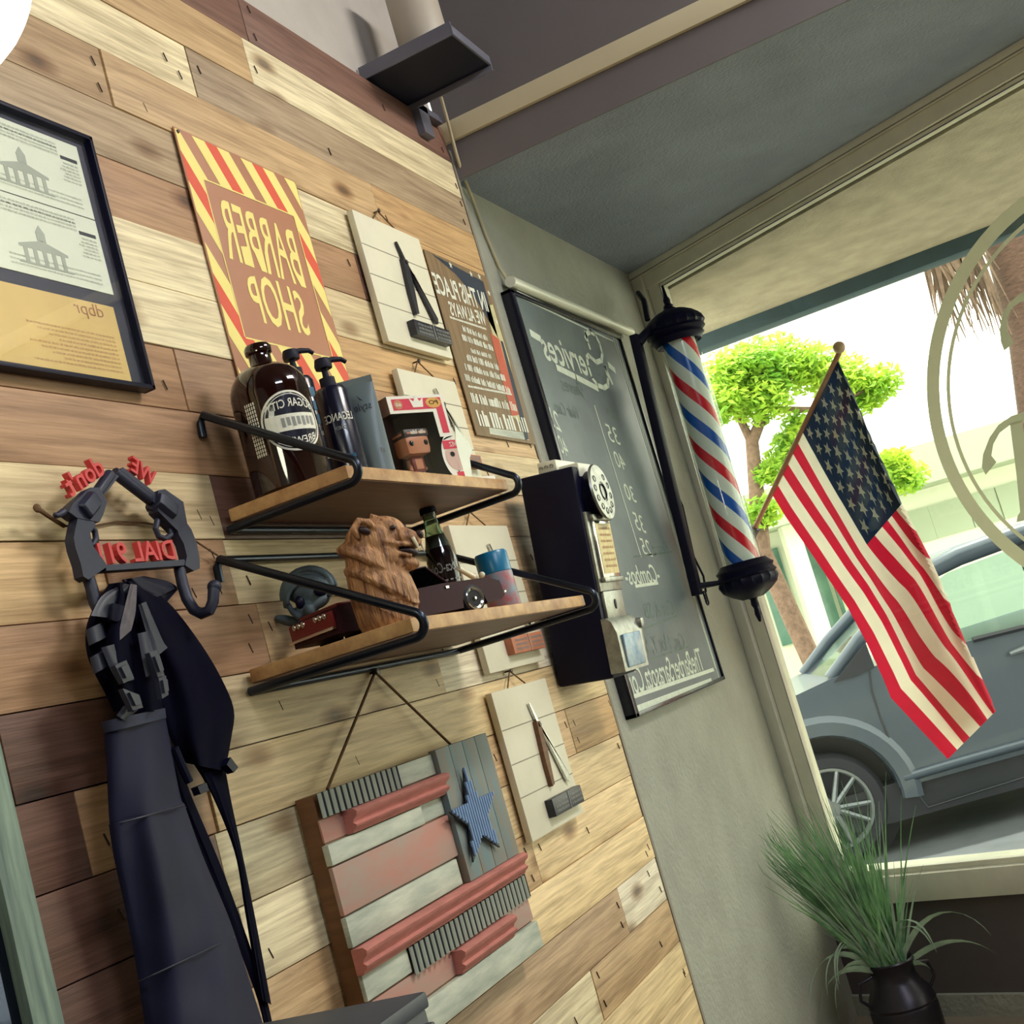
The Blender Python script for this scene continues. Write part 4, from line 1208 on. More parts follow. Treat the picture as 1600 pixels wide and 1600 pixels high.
b.tube([cp(0.222, CW - 0.012, 0.094), cp(0.154, CW - 0.010, 0.092), cp(0.138, CW - 0.004, 0.060)], 0.002, 6)
obj('window_rim', b, M['maroon'], t)
for l in (0.075, 0.300):
    for w in (0.006, CW + 0.002):
        c = cp(l, w - 0.008, 0.0245)
        m4 = Matrix.Translation(c) @ cR.to_4x4() @ Matrix.Rotation(-math.pi / 2, 4, 'X')
        b = B(); b.lathe([(0, -0.008), (0.019, -0.008), (0.0245, -0.005), (0.0245, 0.006), (0.019, 0.009), (0.017, 0.007), (0, 0.007)], m4, 24); wh = obj('wheel', b, M['rubber'], t)
        b = B()
        b.lathe([(0.015, 0.0075), (0.0185, 0.0095), (0.020, 0.0085)], m4, 24)
        b.lathe([(0.004, 0.0070), (0.003, 0.010), (0, 0.0105)], m4, 12)
        obj('hubcap', b, M['chrome'], wh)
b = B(); b.box(cp(0.245, CW + 0.001, 0.052), (0.007, 0.003, 0.004), cR); obj('badge', b, M['chrome'], t)

# carved bear head
bc = V((1.769, -0.240, LS))
t = thing('carved_bear', 'carved wooden bear bust with open jaws at the front of the lower shelf', 'carving', bc)
vc = V((-0.84, -0.54, 0))        # towards the viewer
rc = V((0.54, -0.84, 0))         # to the viewer's right
def bq(r, u, v): return bc + rc * r + vc * u + V((0, 0, v))
RB = Matrix((rc, vc, V((0, 0, 1)))).transposed()
b = B()
RY = lambda a_: RB @ Matrix.Rotation(a_, 3, 'Y')
b.lathe([(0, 0), (0.044, 0.0), (0.048, 0.012), (0.050, 0.05), (0.047, 0.09), (0.040, 0.125), (0.02, 0.14), (0, 0.142)], Matrix.Translation(bq(0.004, 0, 0)) @ RB.to_4x4() @ Matrix.Diagonal((1.0, 0.92, 1, 1)), 28)
b.ell(bq(0.014, 0.0, 0.132), (0.047, 0.042, 0.040), RY(0.35))            # skull
b.ell(bq(0.036, 0.0, 0.150), (0.030, 0.034, 0.020), RY(0.35))            # brow
b.ell(bq(0.058, 0.006, 0.128), (0.030, 0.027, 0.017), RY(0.5))           # upper muzzle
b.ell(bq(0.046, 0.006, 0.090), (0.028, 0.024, 0.013), RY(0.25))          # lower jaw
b.ell(bq(0.024, 0.012, 0.104), (0.026, 0.032, 0.030), RY(0.2))           # cheek
b.tube([bq(-0.012, 0.040, 0.140), bq(-0.016, 0.043, 0.154), bq(-0.004, 0.042, 0.166), bq(0.010, 0.040, 0.160), bq(0.020, 0.038, 0.148)], [0.004, 0.007, 0.007, 0.006, 0.003], 8)   # ear rim
b.tube([bq(0.018, -0.03, 0.166), bq(0.024, -0.034, 0.178), bq(0.036, -0.032, 0.172)], [0.005, 0.008, 0.004], 8)
b.tube([bq(0.022, 0.038, 0.128), bq(0.044, 0.036, 0.118), bq(0.066, 0.030, 0.112)], [0.004, 0.005, 0.003], 8)
b.tube([bq(0.022, 0.040, 0.116), bq(0.042, 0.034, 0.104), bq(0.062, 0.026, 0.096)], [0.004, 0.004, 0.003], 8)
# collars of carved mane, each lapping the next and pitched down to the chest
for cr_, cv_, ra_, hh in ((0.002, 0.104, 0.050, 0.030), (0.008, 0.066, 0.054, 0.034), (0.012, 0.026, 0.052, 0.032)):
    mm = Matrix.Translation(bq(cr_, 0.002, cv_)) @ RY(0.72).to_4x4() @ Matrix.Diagonal((1.12, 0.92, 1, 1))
    b.lathe([(0.028, hh), (ra_ - 0.004, hh * 0.4), (ra_ + 0.003, -0.006), (ra_ - 0.002, -0.012), (0.03, -0.010)], mm, 40, flute=0.012)
o = obj('carving', b, M['carve'], t)
md = o.modifiers.new('remesh', 'REMESH'); md.mode = 'VOXEL'; md.voxel_size = 0.0019; md.use_smooth_shade = True
md = o.modifiers.new('smooth', 'SMOOTH'); md.iterations = 2
b = B()
b.ell(bq(0.000, 0.042, 0.150), (0.010, 0.004, 0.0055), RY(0.6))
b.ell(bq(0.083, 0.012, 0.126), (0.007, 0.012, 0.007), RB)
b.ell(bq(0.044, 0.034, 0.144), (0.005, 0.004, 0.004), RB)
b.ell(bq(0.054, 0.010, 0.106), (0.022, 0.022, 0.008), RY(0.35))
obj('dark_hollows', b, M['seatd'], t, label='dark ear hollow, nose, eye and mouth')
b = B()
for r_, u_ in ((0.070, 0.030), (0.080, 0.006)):
    b.tube([bq(r_, u_, 0.122), bq(r_ + 0.003, u_ + 0.003, 0.110), bq(r_ + 0.004, u_ + 0.004, 0.099)], [0.003, 0.0024, 0.0005], 8)
obj('fang', b, M['fang'], t, label='ivory fangs')
# grey skull figurine
sk = V((1.868, -0.045, LS + 0.058))
t = thing('skull_figurine', 'small grey resin skull in a ridged hood behind the carved bear', 'figurine', sk)
r3 = V((0.50, -0.86, 0)); v3 = V((-0.86, -0.50, 0))
R3b = Matrix((r3, v3, V((0, 0, 1)))).transposed()
def sq(r, u, v): return sk + r3 * r + v3 * u + V((0, 0, v))
b = B()
b.ell(sq(0.012, 0.0, 0.056), (0.038, 0.030, 0.028), R3b)
for rr_, uu_ in ((0.046, 0.0), (0.041, 0.018)):
    b.tube([sq(0.012 - rr_ * math.cos(math.pi * k / 14), uu_, 0.046 + rr_ * 0.95 * math.sin(math.pi * k / 14)) for k in range(15)], 0.0048, 8)
b.ell(sq(0.020, 0.008, 0.040), (0.028, 0.024, 0.024), R3b)
b.ell(sq(0.0, 0.02, 0.016), (0.02, 0.018, 0.018), R3b)
b.ell(sq(-0.032, 0.006, 0.010), (0.026, 0.014, 0.009), R3b @ Matrix.Rotation(0.5, 3, 'Y'))
b.tube([sq(-0.030 + 0.0 * k, 0.022, 0.03) + r3 * 0.0 + r3 * (0.038 * (1 - math.cos(math.pi * k / 10))) + V((0, 0, 0.042 * math.sin(math.pi * k / 10))) for k in range(11)], 0.0055, 8)
b.tube([sq(-0.026, 0.030, 0.034) + r3 * (0.032 * (1 - math.cos(math.pi * k / 10))) + V((0, 0, 0.030 * math.sin(math.pi * k / 10))) for k in range(11)], 0.004, 8)
b.ell(sq(0.022, 0.034, 0.022), (0.020, 0.012, 0.008), R3b @ Matrix.Rotation(-0.5, 3, 'Y'))
b.ell(sq(0.006, 0.038, 0.014), (0.010, 0.010, 0.012), R3b)
b.tube([sq(-0.026, 0.02, 0.036), sq(-0.022, 0.03, 0.02), sq(-0.012, 0.034, 0.006)], 0.005, 8)
o = obj('skull', b, M['resin'], t)
md = o.modifiers.new('remesh', 'REMESH'); md.mode = 'VOXEL'; md.voxel_size = 0.0022; md.use_smooth_shade = True
md = o.modifiers.new('smooth', 'SMOOTH'); md.iterations = 3
b = B()
b.ell(sq(-0.006, 0.034, 0.032), (0.008, 0.007, 0.011), R3b)
b.ell(sq(0.030, 0.036, 0.040), (0.011, 0.008, 0.007), R3b @ Matrix.Rotation(0.5, 3, 'Y'))
obj('eye_socket', b, M['black'], t, label='dark eye sockets')
# glass cola bottle
cc = V((2.272, -0.118, LS))
t = thing('cola_bottle', 'small contoured glass cola bottle with dark drink behind the model car', 'bottle', cc)
pr = [(0, 0), (0.026, 0), (0.028, 0.004), (0.0285, 0.03), (0.026, 0.055), (0.0265, 0.08), (0.030, 0.11), (0.0295, 0.135), (0.024, 0.165), (0.017, 0.195), (0.0135, 0.215), (0.013, 0.228), (0.015, 0.231), (0.015, 0.237), (0.012, 0.238)]
b = B(); b.lathe(pr + [(0.011, 0.23), (0.015, 0.195), (0.022, 0.165)], Matrix.Translation(cc), 32, flute=0.0); obj('bottle_body', b, M['cokeg'], t)
b = B(); b.lathe([(0, 0.003)] + [(r - 0.0004 + 0.0008, z + 0.0) for r, z in pr[1:8]] + [(0.0272, 0.150), (0.022, 0.172), (0.019, 0.184), (0, 0.184)], Matrix.Translation(cc), 32); obj('drink', b, M['cola'], t)
b = B(); b.lathe([(0.0165, 0.229), (0.0165, 0.238), (0.0145, 0.243), (0, 0.2435)], Matrix.Translation(cc), 21); obj('bottle_cap', b, M['black'], t)
b = B()
az = math.atan2(CAM.y - cc.y, CAM.x - cc.x)
w_ = Wrap(b, cc, 0.0312, az + 0.1)
w_.text('Coca-Cola', 0.031, -0.031, LS + 0.108, 0.020, 0, 0.008)
for k in range(5):
    w_.rect(0.024 - k * 0.010, 0.030 - k * 0.010, LS + 0.090, LS + 0.093, 0)
obj('script_print', b, M['lgrey'], t, smooth=0)
# blue capped can
kc = V((2.400, -0.165, LS))
t = thing('spray_can', 'blue topped can with printed sides at the right end of the lower shelf', 'can', kc)
kr = 0.034
b = B(); b.lathe([(0, 0), (kr - 0.002, 0), (kr, 0.003), (kr, 0.088), (kr - 0.002, 0.090)], Matrix.Translation(kc), 32); obj('can_body', b, M['canl'], t)
b = B(); b.lathe([(kr - 0.002, 0.088), (kr, 0.090), (kr, 0.128), (kr - 0.003, 0.133), (0, 0.134)], Matrix.Translation(kc), 32); obj('lid', b, M['canb'], t)
b = B()
pa = PY(716, 888, -0.20); pb = PY(741, 902, -0.20); pc_ = PY(753, 898, -0.20)
b.tube([pa, pa.lerp(pb, 0.5), pb], [0.005, 0.0055, 0.006], 10)
b.ell(pb + V((0.002, 0, 0.001)), (0.008, 0.008, 0.007)); b.ell(pc_, (0.006, 0.006, 0.006))
solo('bone_pipe', b, M['fang'], 'little white bone shaped piece lying between cola bottle and blue topped can', 'ornament', pa)

# ------------------------------------------------------------------ payphone
pl0 = [PX(873, 1075, 2.95), PX(965, 1055, 2.95), PX(888, 735, 2.95), PX(810, 748, 2.95)]
t = thing('payphone', 'black rotary pay telephone with chrome fittings on the plank wall', 'telephone', V((3.04, pl0[0].y, pl0[0].z)))
up = (pl0[3] - pl0[0])
PH = up.length
up = up.normalized()
xw = V((1, 0, 0))
ow = (pl0[1] - pl0[0])
PDp = ow.length
ow = (ow - up * ow.dot(up)).normalized()
PWd = 0.185
Rp = Matrix((xw, ow, up)).transposed()
def ph(u, v, w): return pl0[0] + xw * (u * PWd) + up * (v * PH) + ow * (w * PDp)
def pbx(b, u0, u1, v0, v1, w0, w1, mi=0, bev=0.003):
    c = (ph(u0, v0, w0) + ph(u1, v1, w1)) / 2
    b.box(c, (abs(u1 - u0) * PWd, abs(w1 - w0) * PDp, abs(v1 - v0) * PH), Rp, bev, mi)
b = B()
pbx(b, 0, 1, 0, 1, 0, 0.93, 0, 0.008)
obj('body', b, M['black'], t)
b = B()
pbx(b, 0.12, 0.88, 1.0, 1.055, 0.30, 0.62, 0, 0.003)
pbx(b, 0.2, 0.8, 0.95, 1.02, 0.6, 0.95, 0, 0.006)
ch = obj('coin_chute', b, M['conduit'], t)
b = B()
for k in range(3):
    m4 = Matrix.Translation(ph(0.115, 1.028, 0.36 + 0.09 * k)) @ Rp.to_4x4() @ Matrix.Rotation(math.pi / 2, 4, 'Y') @ Matrix.Diagonal((0.7 + 0.15 * k, 1, 1, 1))
    b.lathe([(0.0045, -0.002), (0.0045, 0.001), (0, 0.001)], m4, 14)
obj('coin_slot', b, M['black'], ch)
b = B()
pbx(b, 0.05, 0.95, 0.40, 0.78, 0.90, 0.98, 0, 0.003)
pbx(b, 0.12, 0.88, 0.27, 0.40, 0.90, 0.985, 0, 0.004)
obj('face_plate', b, M['chromed'], t)
# dial
dm = Matrix.Translation(ph(0.5, 0.86, 0.90)) @ Rp.to_4x4() @ Matrix.Rotation(-math.pi / 2 + 0.10, 4, 'X')
b = B(); b.lathe([(0.062, 0.0), (0.060, 0.02), (0.066, 0.03), (0, 0.03)], dm, 36); dl = obj('dial_housing', b, M['black'], t)
b = B(); b.lathe([(0.070, 0.030), (0.073, 0.033), (0.070, 0.038), (0.026, 0.040), (0.024, 0.038), (0, 0.038)], dm, 40); ds = obj('dial', b, M['chromed'], dl)
b = B()
for k in range(10):
    a = math.radians(-50 + 30 * k)
    m4 = dm @ Matrix.Translation((0.050 * math.cos(a), 0.050 * math.sin(a), 0.0385))
    b.lathe([(0.0085, -0.001), (0.0085, 0.0012), (0.0065, 0.0014), (0.0065, 0.0)], m4, 12)
b.lathe([(0.0215, 0.037), (0.0215, 0.0412), (0.019, 0.0412), (0.019, 0.037)], dm, 24)
obj('finger_hole', b, M['black'], dl)
# instruction card
b = B(); pbx(b, 0.16, 0.84, 0.46, 0.735, 0.97, 1.03, 0, 0.004); cf = obj('card_frame', b, M['chrome'], t)
b = B(); pbx(b, 0.12, 0.88, 0.735, 0.765, 0.96, 1.06, 0, 0.004); pbx(b, 0.12, 0.88, 0.44, 0.462, 0.96, 1.06, 0, 0.003); obj('card_clip', b, M['chromed'], t)
b = B(); pbx(b, 0.20, 0.80, 0.48, 0.72, 1.03, 1.036, 0, 0)
for k in range(7):
    b.scrib(ph(0.74, 0.69 - 0.03 * k, 1.037), ph(0.28, 0.69 - 0.03 * k, 1.037), 0.006, n=ow, mi=1, seed=k)
obj('instruction_card', b, [M['mustard'], M['brownink']], cf, smooth=0)
b = B()
m4 = Matrix.Translation(ph(0.5, 0.335, 0.985)) @ Rp.to_4x4() @ Matrix.Rotation(-math.pi / 2, 4, 'X') @ Matrix.Diagonal((0.5, 1, 1, 1))
b.lathe([(0.012, 0), (0.012, 0.002), (0, 0.002)], m4, 16)
obj('key_slot', b, M['black'], t)
# coin vault
b = B()
pts = [ph(-0.0, v, w) for v, w in ((0.02, 0.9), (0.02, 1.14), (0.20, 1.12), (0.255, 1.06), (0.275, 0.98), (0.275, 0.9))]
b.prism(pts, xw * PWd)
obj('vault_housing', b, M['chromed'], t)
b = B(); pbx(b, 0.14, 0.86, 0.035, 0.19, 1.12, 1.165, 0, 0.004); obj('vault_door', b, M['pblu2'], t)
b = B(); pbx(b, 1.0, 1.16, 0.06, 0.22, 0.86, 1.10, 0, 0.006); pbx(b, 1.0, 1.14, 0.20, 0.25, 0.90, 1.16, 0, 0.006); obj('coin_return', b, M['chromed'], t)
# handset on the far side
b = B()
hp = [ph(1.12, 0.80, 0.50), ph(1.13, 0.74, 0.70), ph(1.13, 0.66, 0.80), ph(1.13, 0.56, 0.84), ph(1.13, 0.46, 0.82), ph(1.13, 0.40, 0.72), ph(1.12, 0.36, 0.54)]
b.tube(hp, [0.022, 0.017, 0.013, 0.012, 0.013, 0.018, 0.024], 14)
obj('handset', b, M['blackgloss'], t)
b = B(); b.tube([ph(1.1, 0.86, 0.6), ph(1.12, 0.84, 0.8), ph(1.12, 0.80, 0.9), ph(1.02, 0.80, 0.9)], 0.005, 8); obj('cradle', b, M['chrome'], t)

# ------------------------------------------------------------------ barber pole
pa = PX(1035, 447, 4.43); pbm = PX(1188, 972, 4.43)
axu = (pa - pbm).normalized()
PT = pbm
t = thing('barber_pole', 'red white and blue striped barber pole with black caps by the window', 'barber pole', PT)
zq = V((0, 0, 1)); rot = zq.rotation_difference(axu).to_matrix()
PM = Matrix.Translation(PT) @ rot.to_4x4()
PLn = (pa - pbm).length
def frac(px, py):
    return (PX(px, py, 4.43) - PT).dot(axu)
zb0 = frac(1164, 880); zt0 = frac(1072, 530)
me_b = B(); me_b.lathe([(0.058, zb0 - 0.04), (0.058, zt0 + 0.04)], None, 64)
me = bpy.data.meshes.new('striped_cylinder'); me_b.bm.to_mesh(me); me_b.bm.free(); sm(me)
sc_ = bpy.data.objects.new('striped_cylinder', me); COL.objects.link(sc_); sc_.parent = t
sc_.rotation_euler = rot.to_euler(); ORG[sc_.name] = PT
STRIPE_PHASE = 0.77
me.materials.append(stripe_mat())
b = B(); b.lathe([(0.068, zb0 - 0.02), (0.068, zt0 + 0.02)], PM, 64); obj('glass_cylinder', b, M['tubeglass'], t)
def capprof(z, s): return [(0.0, z), (0.07, z)] if s else []
b = B()
zt = zt0 + 0.0
b.lathe([(0.058, zt + 0.005), (0.082, zt - 0.008), (0.086, zt + 0.004), (0.097, zt + 0.012), (0.092, zt + 0.022), (0.106, zt + 0.034), (0.101, zt + 0.044)], PM, 40)
b.lathe([(0.101, zt + 0.044), (0.107, zt + 0.054), (0.100, zt + 0.075), (0.078, zt + 0.095), (0.052, zt + 0.110), (0.026, zt + 0.118), (0.020, zt + 0.124), (0.014, zt + 0.128)], PM, 36, flute=0.035)
obj('top_cap', b, M['black'], t)
b = B()
zf = zt + 0.122
b.lathe([(0.014, zf), (0.019, zf + 0.010), (0.011, zf + 0.020), (0.013, zf + 0.034), (0.007, zf + 0.048), (0.004, PLn), (0, PLn + 0.004)], PM, 16)
obj('finial', b, M['black'], t)
b = B()
b.lathe([(0, 0), (0.005, 0.004), (0.011, 0.03), (0.008, 0.05), (0.014, 0.064), (0.012, 0.08), (0.02, 0.09)], PM, 16)
obj('finial', b, M['black'], t)
b = B()
zb = zb0
b.lathe([(0.058, zb), (0.080, zb + 0.006), (0.088, zb - 0.004), (0.102, zb - 0.016), (0.096, zb - 0.028), (0.106, zb - 0.042), (0.098, zb - 0.05)], PM, 40)
b.lathe([(0.098, zb - 0.05), (0.102, zb - 0.062), (0.092, zb - 0.085), (0.066, zb - 0.105), (0.036, zb - 0.122), (0.018, 0.09), (0, 0.088)], PM, 36, flute=0.035)
obj('bottom_cap', b, M['black'], t)
# wall rail with two arms
ra = PX(992, 524, 4.32); rb_ = PX(1090, 930, 4.32)
b = B()
dz = (ra - rb_)
rl = dz.length; dz.normalize()
yy = V((0, -1, 0)); yy = (yy - dz * yy.dot(dz)).normalized(); xx = yy.cross(dz)
b.box((ra + rb_) / 2, (0.052, 0.03, rl), Matrix((xx, yy, dz)).transposed(), 0.004)
obj('wall_rail', b, M['blackmat'], t)
b = B()
c1 = PM @ V((0, 0, zt + 0.03)); c2 = PM @ V((0, 0, zb - 0.03))
b.tube([ra + V((0, 0, -0.03)), ra.lerp(c1, 0.4) + V((0, 0, 0.02)), c1], [0.02, 0.016, 0.03], 12)
obj('arm', b, M['blackmat'], t)
b = B()
b.tube([rb_ + V((0, 0, 0.03)), rb_.lerp(c2, 0.5) + V((0, 0, 0.004)), c2], [0.012, 0.008, 0.01], 12)
obj('arm', b, M['blackmat'], t)
b = B()
q1 = PX(1006, 470, 4.45); q0 = PX(997, 458, 4.6)
b.tube([q0, q1, PX(1012, 500, 4.42)], 0.010, 8)
obj('hanger', b, M['blackmat'], t)
b = B()
for kk in range(3):
    c = rb_ + V((0.02, -0.02, -0.005 - 0.012 * kk))
    b.tube([c + V((0.016 * math.cos(a), 0, 0.012 * math.sin(a))) for a in [2 * math.pi * k / 10 for k in range(10)]], 0.003, 6, closed=True)
obj('cord_loops', b, M['blackmat'], t)
b = B()
pw = [PX(1003, 545, 4.36), PX(1007, 575, 4.36), PX(1012, 598, 4.36)]
b.tube(pw, 0.004, 8)
b.tube([PX(1014, 622, 4.36), PX(1030, 700, 4.37), PX(1049, 755, 4.36), PX(1066, 790, 4.36), PX(1074, 825, 4.36), PX(1084, 870, 4.36), PX(1099, 900, 4.36), PX(1103, 925, 4.37)], 0.004, 8)
obj('power_cord', b, M['blackmat'], t)
b = B(); c = PX(1013, 610, 4.36); b.box(c, (0.03, 0.03, 0.075), None, 0.004); obj('switch', b, M['mat_'], t)

# ------------------------------------------------------------------ revolver hook rack
HY = -0.032
t = thing('revolver_hook', 'black cast iron hook rack of two revolvers with red lettering', 'hook rack', PY(205, 800, 0))
def hp_(x, y, o=0.0): return PY(x, y, HY - o)
def drum(b, p, q, c):
    d = (hp_(*p) - hp_(*q)).normalized()
    rt = V((0, 0, 1)).rotation_difference(d).to_matrix().to_4x4()
    m4 = Matrix.Translation(hp_(*c, 0.010)) @ rt
    b.lathe([(0, -0.019), (0.015, -0.019), (0.0175, -0.016), (0.0175, 0.012), (0.015, 0.019), (0, 0.019)], m4, 12, flute=0.07)
def gun(poly_list, tubes):
    b = B()
    for pl, dpt, off in poly_list:
        b.prism([hp_(x, y, off) for x, y in pl], (0, -dpt, 0))
    for pts, r in tubes:
        b.tube([hp_(x, y, 0.008) for x, y in pts], r, 12)
    return b
b = gun([([(165, 742), (176, 748), (150, 782), (139, 776)], 0.012, 0.002),
         ([(126, 768), (140, 768), (152, 790), (146, 810), (140, 822), (118, 818), (104, 815), (92, 806), (98, 793)], 0.018, 0.0),
         ([(108, 812), (128, 812), (136, 826), (127, 838), (131, 858), (146, 878), (154, 890), (140, 900), (124, 911), (116, 906), (112, 886), (104, 862), (101, 846), (104, 830)], 0.016, 0.001)],
        [([(172, 741), (146, 778)], 0.0085), ([(131, 826), (129, 840), (134, 852), (144, 852), (150, 842), (148, 830), (140, 822)], 0.0046)])
drum(b, (149, 770), (116, 812), (133, 792))
b.tube([hp_(100, 800, 0.01), hp_(88, 806, 0.01), hp_(84, 803, 0.01)], [0.006, 0.004, 0.003], 8)
g_ = obj('revolver', b, M['iron'], t)
bv_ = g_.modifiers.new('bevel', 'BEVEL'); bv_.width = 0.0025; bv_.segments = 2; bv_.limit_method = 'ANGLE'
b = gun([([(176, 742), (182, 734), (238, 778), (232, 790)], 0.012, 0.002),
         ([(232, 772), (243, 770), (272, 790), (275, 808), (278, 824), (264, 836), (252, 824), (232, 804)], 0.018, 0.0),
         ([(262, 826), (276, 818), (286, 832), (294, 852), (299, 878), (299, 893), (290, 897), (276, 888), (279, 874), (274, 854), (266, 840)], 0.016, 0.001)],
        [([(178, 738), (234, 781)], 0.0085), ([(246, 812), (243, 826), (248, 838), (258, 842), (267, 836), (266, 824)], 0.0046)])
drum(b, (236, 780), (268, 806), (253, 793))
b.tube([hp_(272, 800, 0.01), hp_(279, 801, 0.01), hp_(281, 798, 0.01)], [0.005, 0.003, 0.002], 8)
g_ = obj('revolver', b, M['iron'], t)
bv_ = g_.modifiers.new('bevel', 'BEVEL'); bv_.width = 0.0025; bv_.segments = 2; bv_.limit_method = 'ANGLE'
b = B()
b.prism([hp_(151, 888), hp_(275, 879), hp_(279, 888), hp_(152, 897)], (0, -0.016, 0))
obj('cross_bar', b, M['iron'], t)
b = B(); b.tube([hp_(137, 900, 0.006), hp_(143, 918, 0.008), hp_(148, 940, 0.010), hp_(158, 962, 0.014), hp_(170, 968, 0.03), hp_(180, 962, 0.055), hp_(184, 945, 0.06)], 0.0085, 12); obj('hook', b, M['iron'], t)
b = B(); b.tube([hp_(280, 888, 0.006), hp_(285, 912, 0.008), hp_(292, 935, 0.012), hp_(303, 953, 0.02), hp_(315, 959, 0.032), hp_(327, 954, 0.046), hp_(333, 940, 0.052), hp_(334, 920, 0.054)], 0.0085, 12)
b.ell(hp_(335, 917, 0.054), (0.0105, 0.0105, 0.0105)); obj('hook', b, M['iron'], t)
b = B()
b.text('DIAL 911', hp_(268, 876, 0.004), hp_(150, 884, 0.004), 0.029, ext=0.005, bold=0.014)
obj('lettering', b, M['red'], t, smooth=0)
b = B()
b.text('WE', hp_(234, 764, 0.004), hp_(196, 738, 0.004), 0.026, ext=0.005, bold=0.012)
obj('lettering', b, M['red'], t, smooth=0)
b = B()
b.text("don't", hp_(157, 742, 0.004), hp_(103, 780, 0.004), 0.030, ext=0.005, bold=0.014)
obj('lettering', b, M['red'], t, smooth=0)
b = B()
b.tube([hp_(58, 794, 0.0), hp_(75, 806, 0.0), hp_(100, 822, -0.008)], [0.0035, 0.003, 0.003], 8)
b.tube([hp_(100, 822, -0.008), PY(145, 822, -0.006), PY(182, 815, -0.006), PY(225, 817, -0.006), PY(270, 824, -0.01), PY(300, 842, -0.012), PY(340, 868, -0.014)], 0.0016, 6)
b.ell(hp_(58, 794), (0.006, 0.004, 0.006))
obj('hanging_wire', b, M['twine'], t)

# ------------------------------------------------------------------ apron
def resamp(pl, n):
    if len(pl) > 2:
        q = []
        for i in range(len(pl) - 1):
            p0 = pl[max(i - 1, 0)]; p1 = pl[i]; p2 = pl[i + 1]; p3 = pl[min(i + 2, len(pl) - 1)]
            for k in range(6):
                t_ = k / 6
                q.append(tuple(0.5 * (2 * p1[a] + (p2[a] - p0[a]) * t_ + (2 * p0[a] - 5 * p1[a] + 4 * p2[a] - p3[a]) * t_ ** 2 + (3 * p1[a] - p0[a] - 3 * p2[a] + p3[a]) * t_ ** 3) for a in (0, 1)))
        pl = q + [pl[-1]]
    L = [0]
    for a, c in zip(pl, pl[1:]):
        L.append(L[-1] + math.dist(a, c))
    out = []
    for k in range(n):
        s = L[-1] * k / (n - 1)
        i = max(j for j in range(len(L)) if L[j] <= s + 1e-9)
        i = min(i, len(pl) - 2)
        q = (s - L[i]) / max(1e-9, L[i + 1] - L[i])
        out.append((pl[i][0] + (pl[i + 1][0] - pl[i][0]) * q, pl[i][1] + (pl[i + 1][1] - pl[i][1]) * q))
    return out
def cloth(b, Lp, Rp, y, bulge=0.02, nu=22, nv=30, wav=0.004, fr=3.0, th=0.003, mi=0, seed=0.0):
    A = resamp(Lp, nv); Cc = resamp(Rp, nv)
    F = []; Bk = []
    for i in range(nv):
        row = []; rowb = []
        for j in range(nu):
            u = j / (nu - 1)
            px = A[i][0] + (Cc[i][0] - A[i][0]) * u
            py = A[i][1] + (Cc[i][1] - A[i][1]) * u
            o = bulge * math.sin(math.pi * u) ** 0.7 + wav * math.sin(fr * math.pi * u * 2 + i * 0.11 + seed) + wav * 0.8 * mnoise.noise(V((px * 0.02, py * 0.012, seed)))
            row.append(PY(px, py, y - o)); rowb.append(PY(px, py, y - o + th))
        F.append(row); Bk.append(rowb)
    b.grid(F, mi); b.grid(Bk, mi)
    rim = F[0] + [r[-1] for r in F[1:]] + F[-1][::-1][1:] + [r[0] for r in F[::-1]][1:]
    rimb = Bk[0] + [r[-1] for r in Bk[1:]] + Bk[-1][::-1][1:] + [r[0] for r in Bk[::-1]][1:]
    b.grid([rim, rimb], mi)
t = thing('apron', 'folded navy black barber apron with buckled straps hanging from the left hook', 'apron', PY(240, 1100, 0))
b = B()
cloth(b, [(165, 925), (180, 970), (230, 1060), (265, 1150), (290, 1192)], [(208, 906), (262, 940), (318, 1012), (352, 1072), (366, 1112), (362, 1150), (352, 1205)], -0.035, 0.025, 20, 30, 0.005, 2.0)
obj('folded_bib', b, M['aprond'], t, smooth=75)
b = B()
cloth(b, [(190, 906), (205, 930), (230, 940)], [(225, 900), (262, 908), (278, 918)], -0.03, 0.012, 10, 10, 0.002)
cloth(b, [(225, 903), (240, 925)], [(279, 920), (254, 948)], -0.03, 0.006, 8, 8, 0.001)
obj('neck_flap', b, M['blackmat'], t, smooth=75)
b = B()
cloth(b, [(170, 912), (146, 950), (134, 985), (138, 1030), (165, 1085), (178, 1112)], [(205, 908), (232, 930), (250, 965), (254, 1030), (256, 1075), (258, 1112)], -0.045, 0.035, 22, 26, 0.009, 2.5)
obj('strap_bundle', b, M['aprond'], t, smooth=75)
b = B()
cloth(b, [(196, 912), (160, 930), (142, 962)], [(206, 914), (176, 948), (168, 965)], -0.082, 0.004, 6, 10, 0.001)
cloth(b, [(204, 912), (192, 960), (182, 1005)], [(214, 914), (212, 955), (205, 985)], -0.086, 0.003, 6, 10, 0.001, mi=1)
cloth(b, [(216, 945), (232, 1000), (240, 1030)], [(228, 940), (254, 1000), (262, 1012)], -0.086, 0.003, 6, 10, 0.001)
for (x0, y0), (x1, y1), w in (((133, 985), (160, 972), 24), ((140, 1028), (168, 1012), 26)):
    cloth(b, [(x0, y0), (x0 + 6, y0 + w)], [(x1, y1), (x1 + 6, y1 + w)], -0.070, 0.010, 8, 6, 0.0005)
cloth(b, [(158, 1012), (172, 1045), (184, 1068)], [(180, 1006), (198, 1040), (210, 1062)], -0.085, 0.004, 6, 8, 0.0005)
cloth(b, [(215, 990), (222, 1030), (228, 1058)], [(232, 986), (240, 1022), (246, 1052)], -0.085, 0.004, 6, 8, 0.0005)
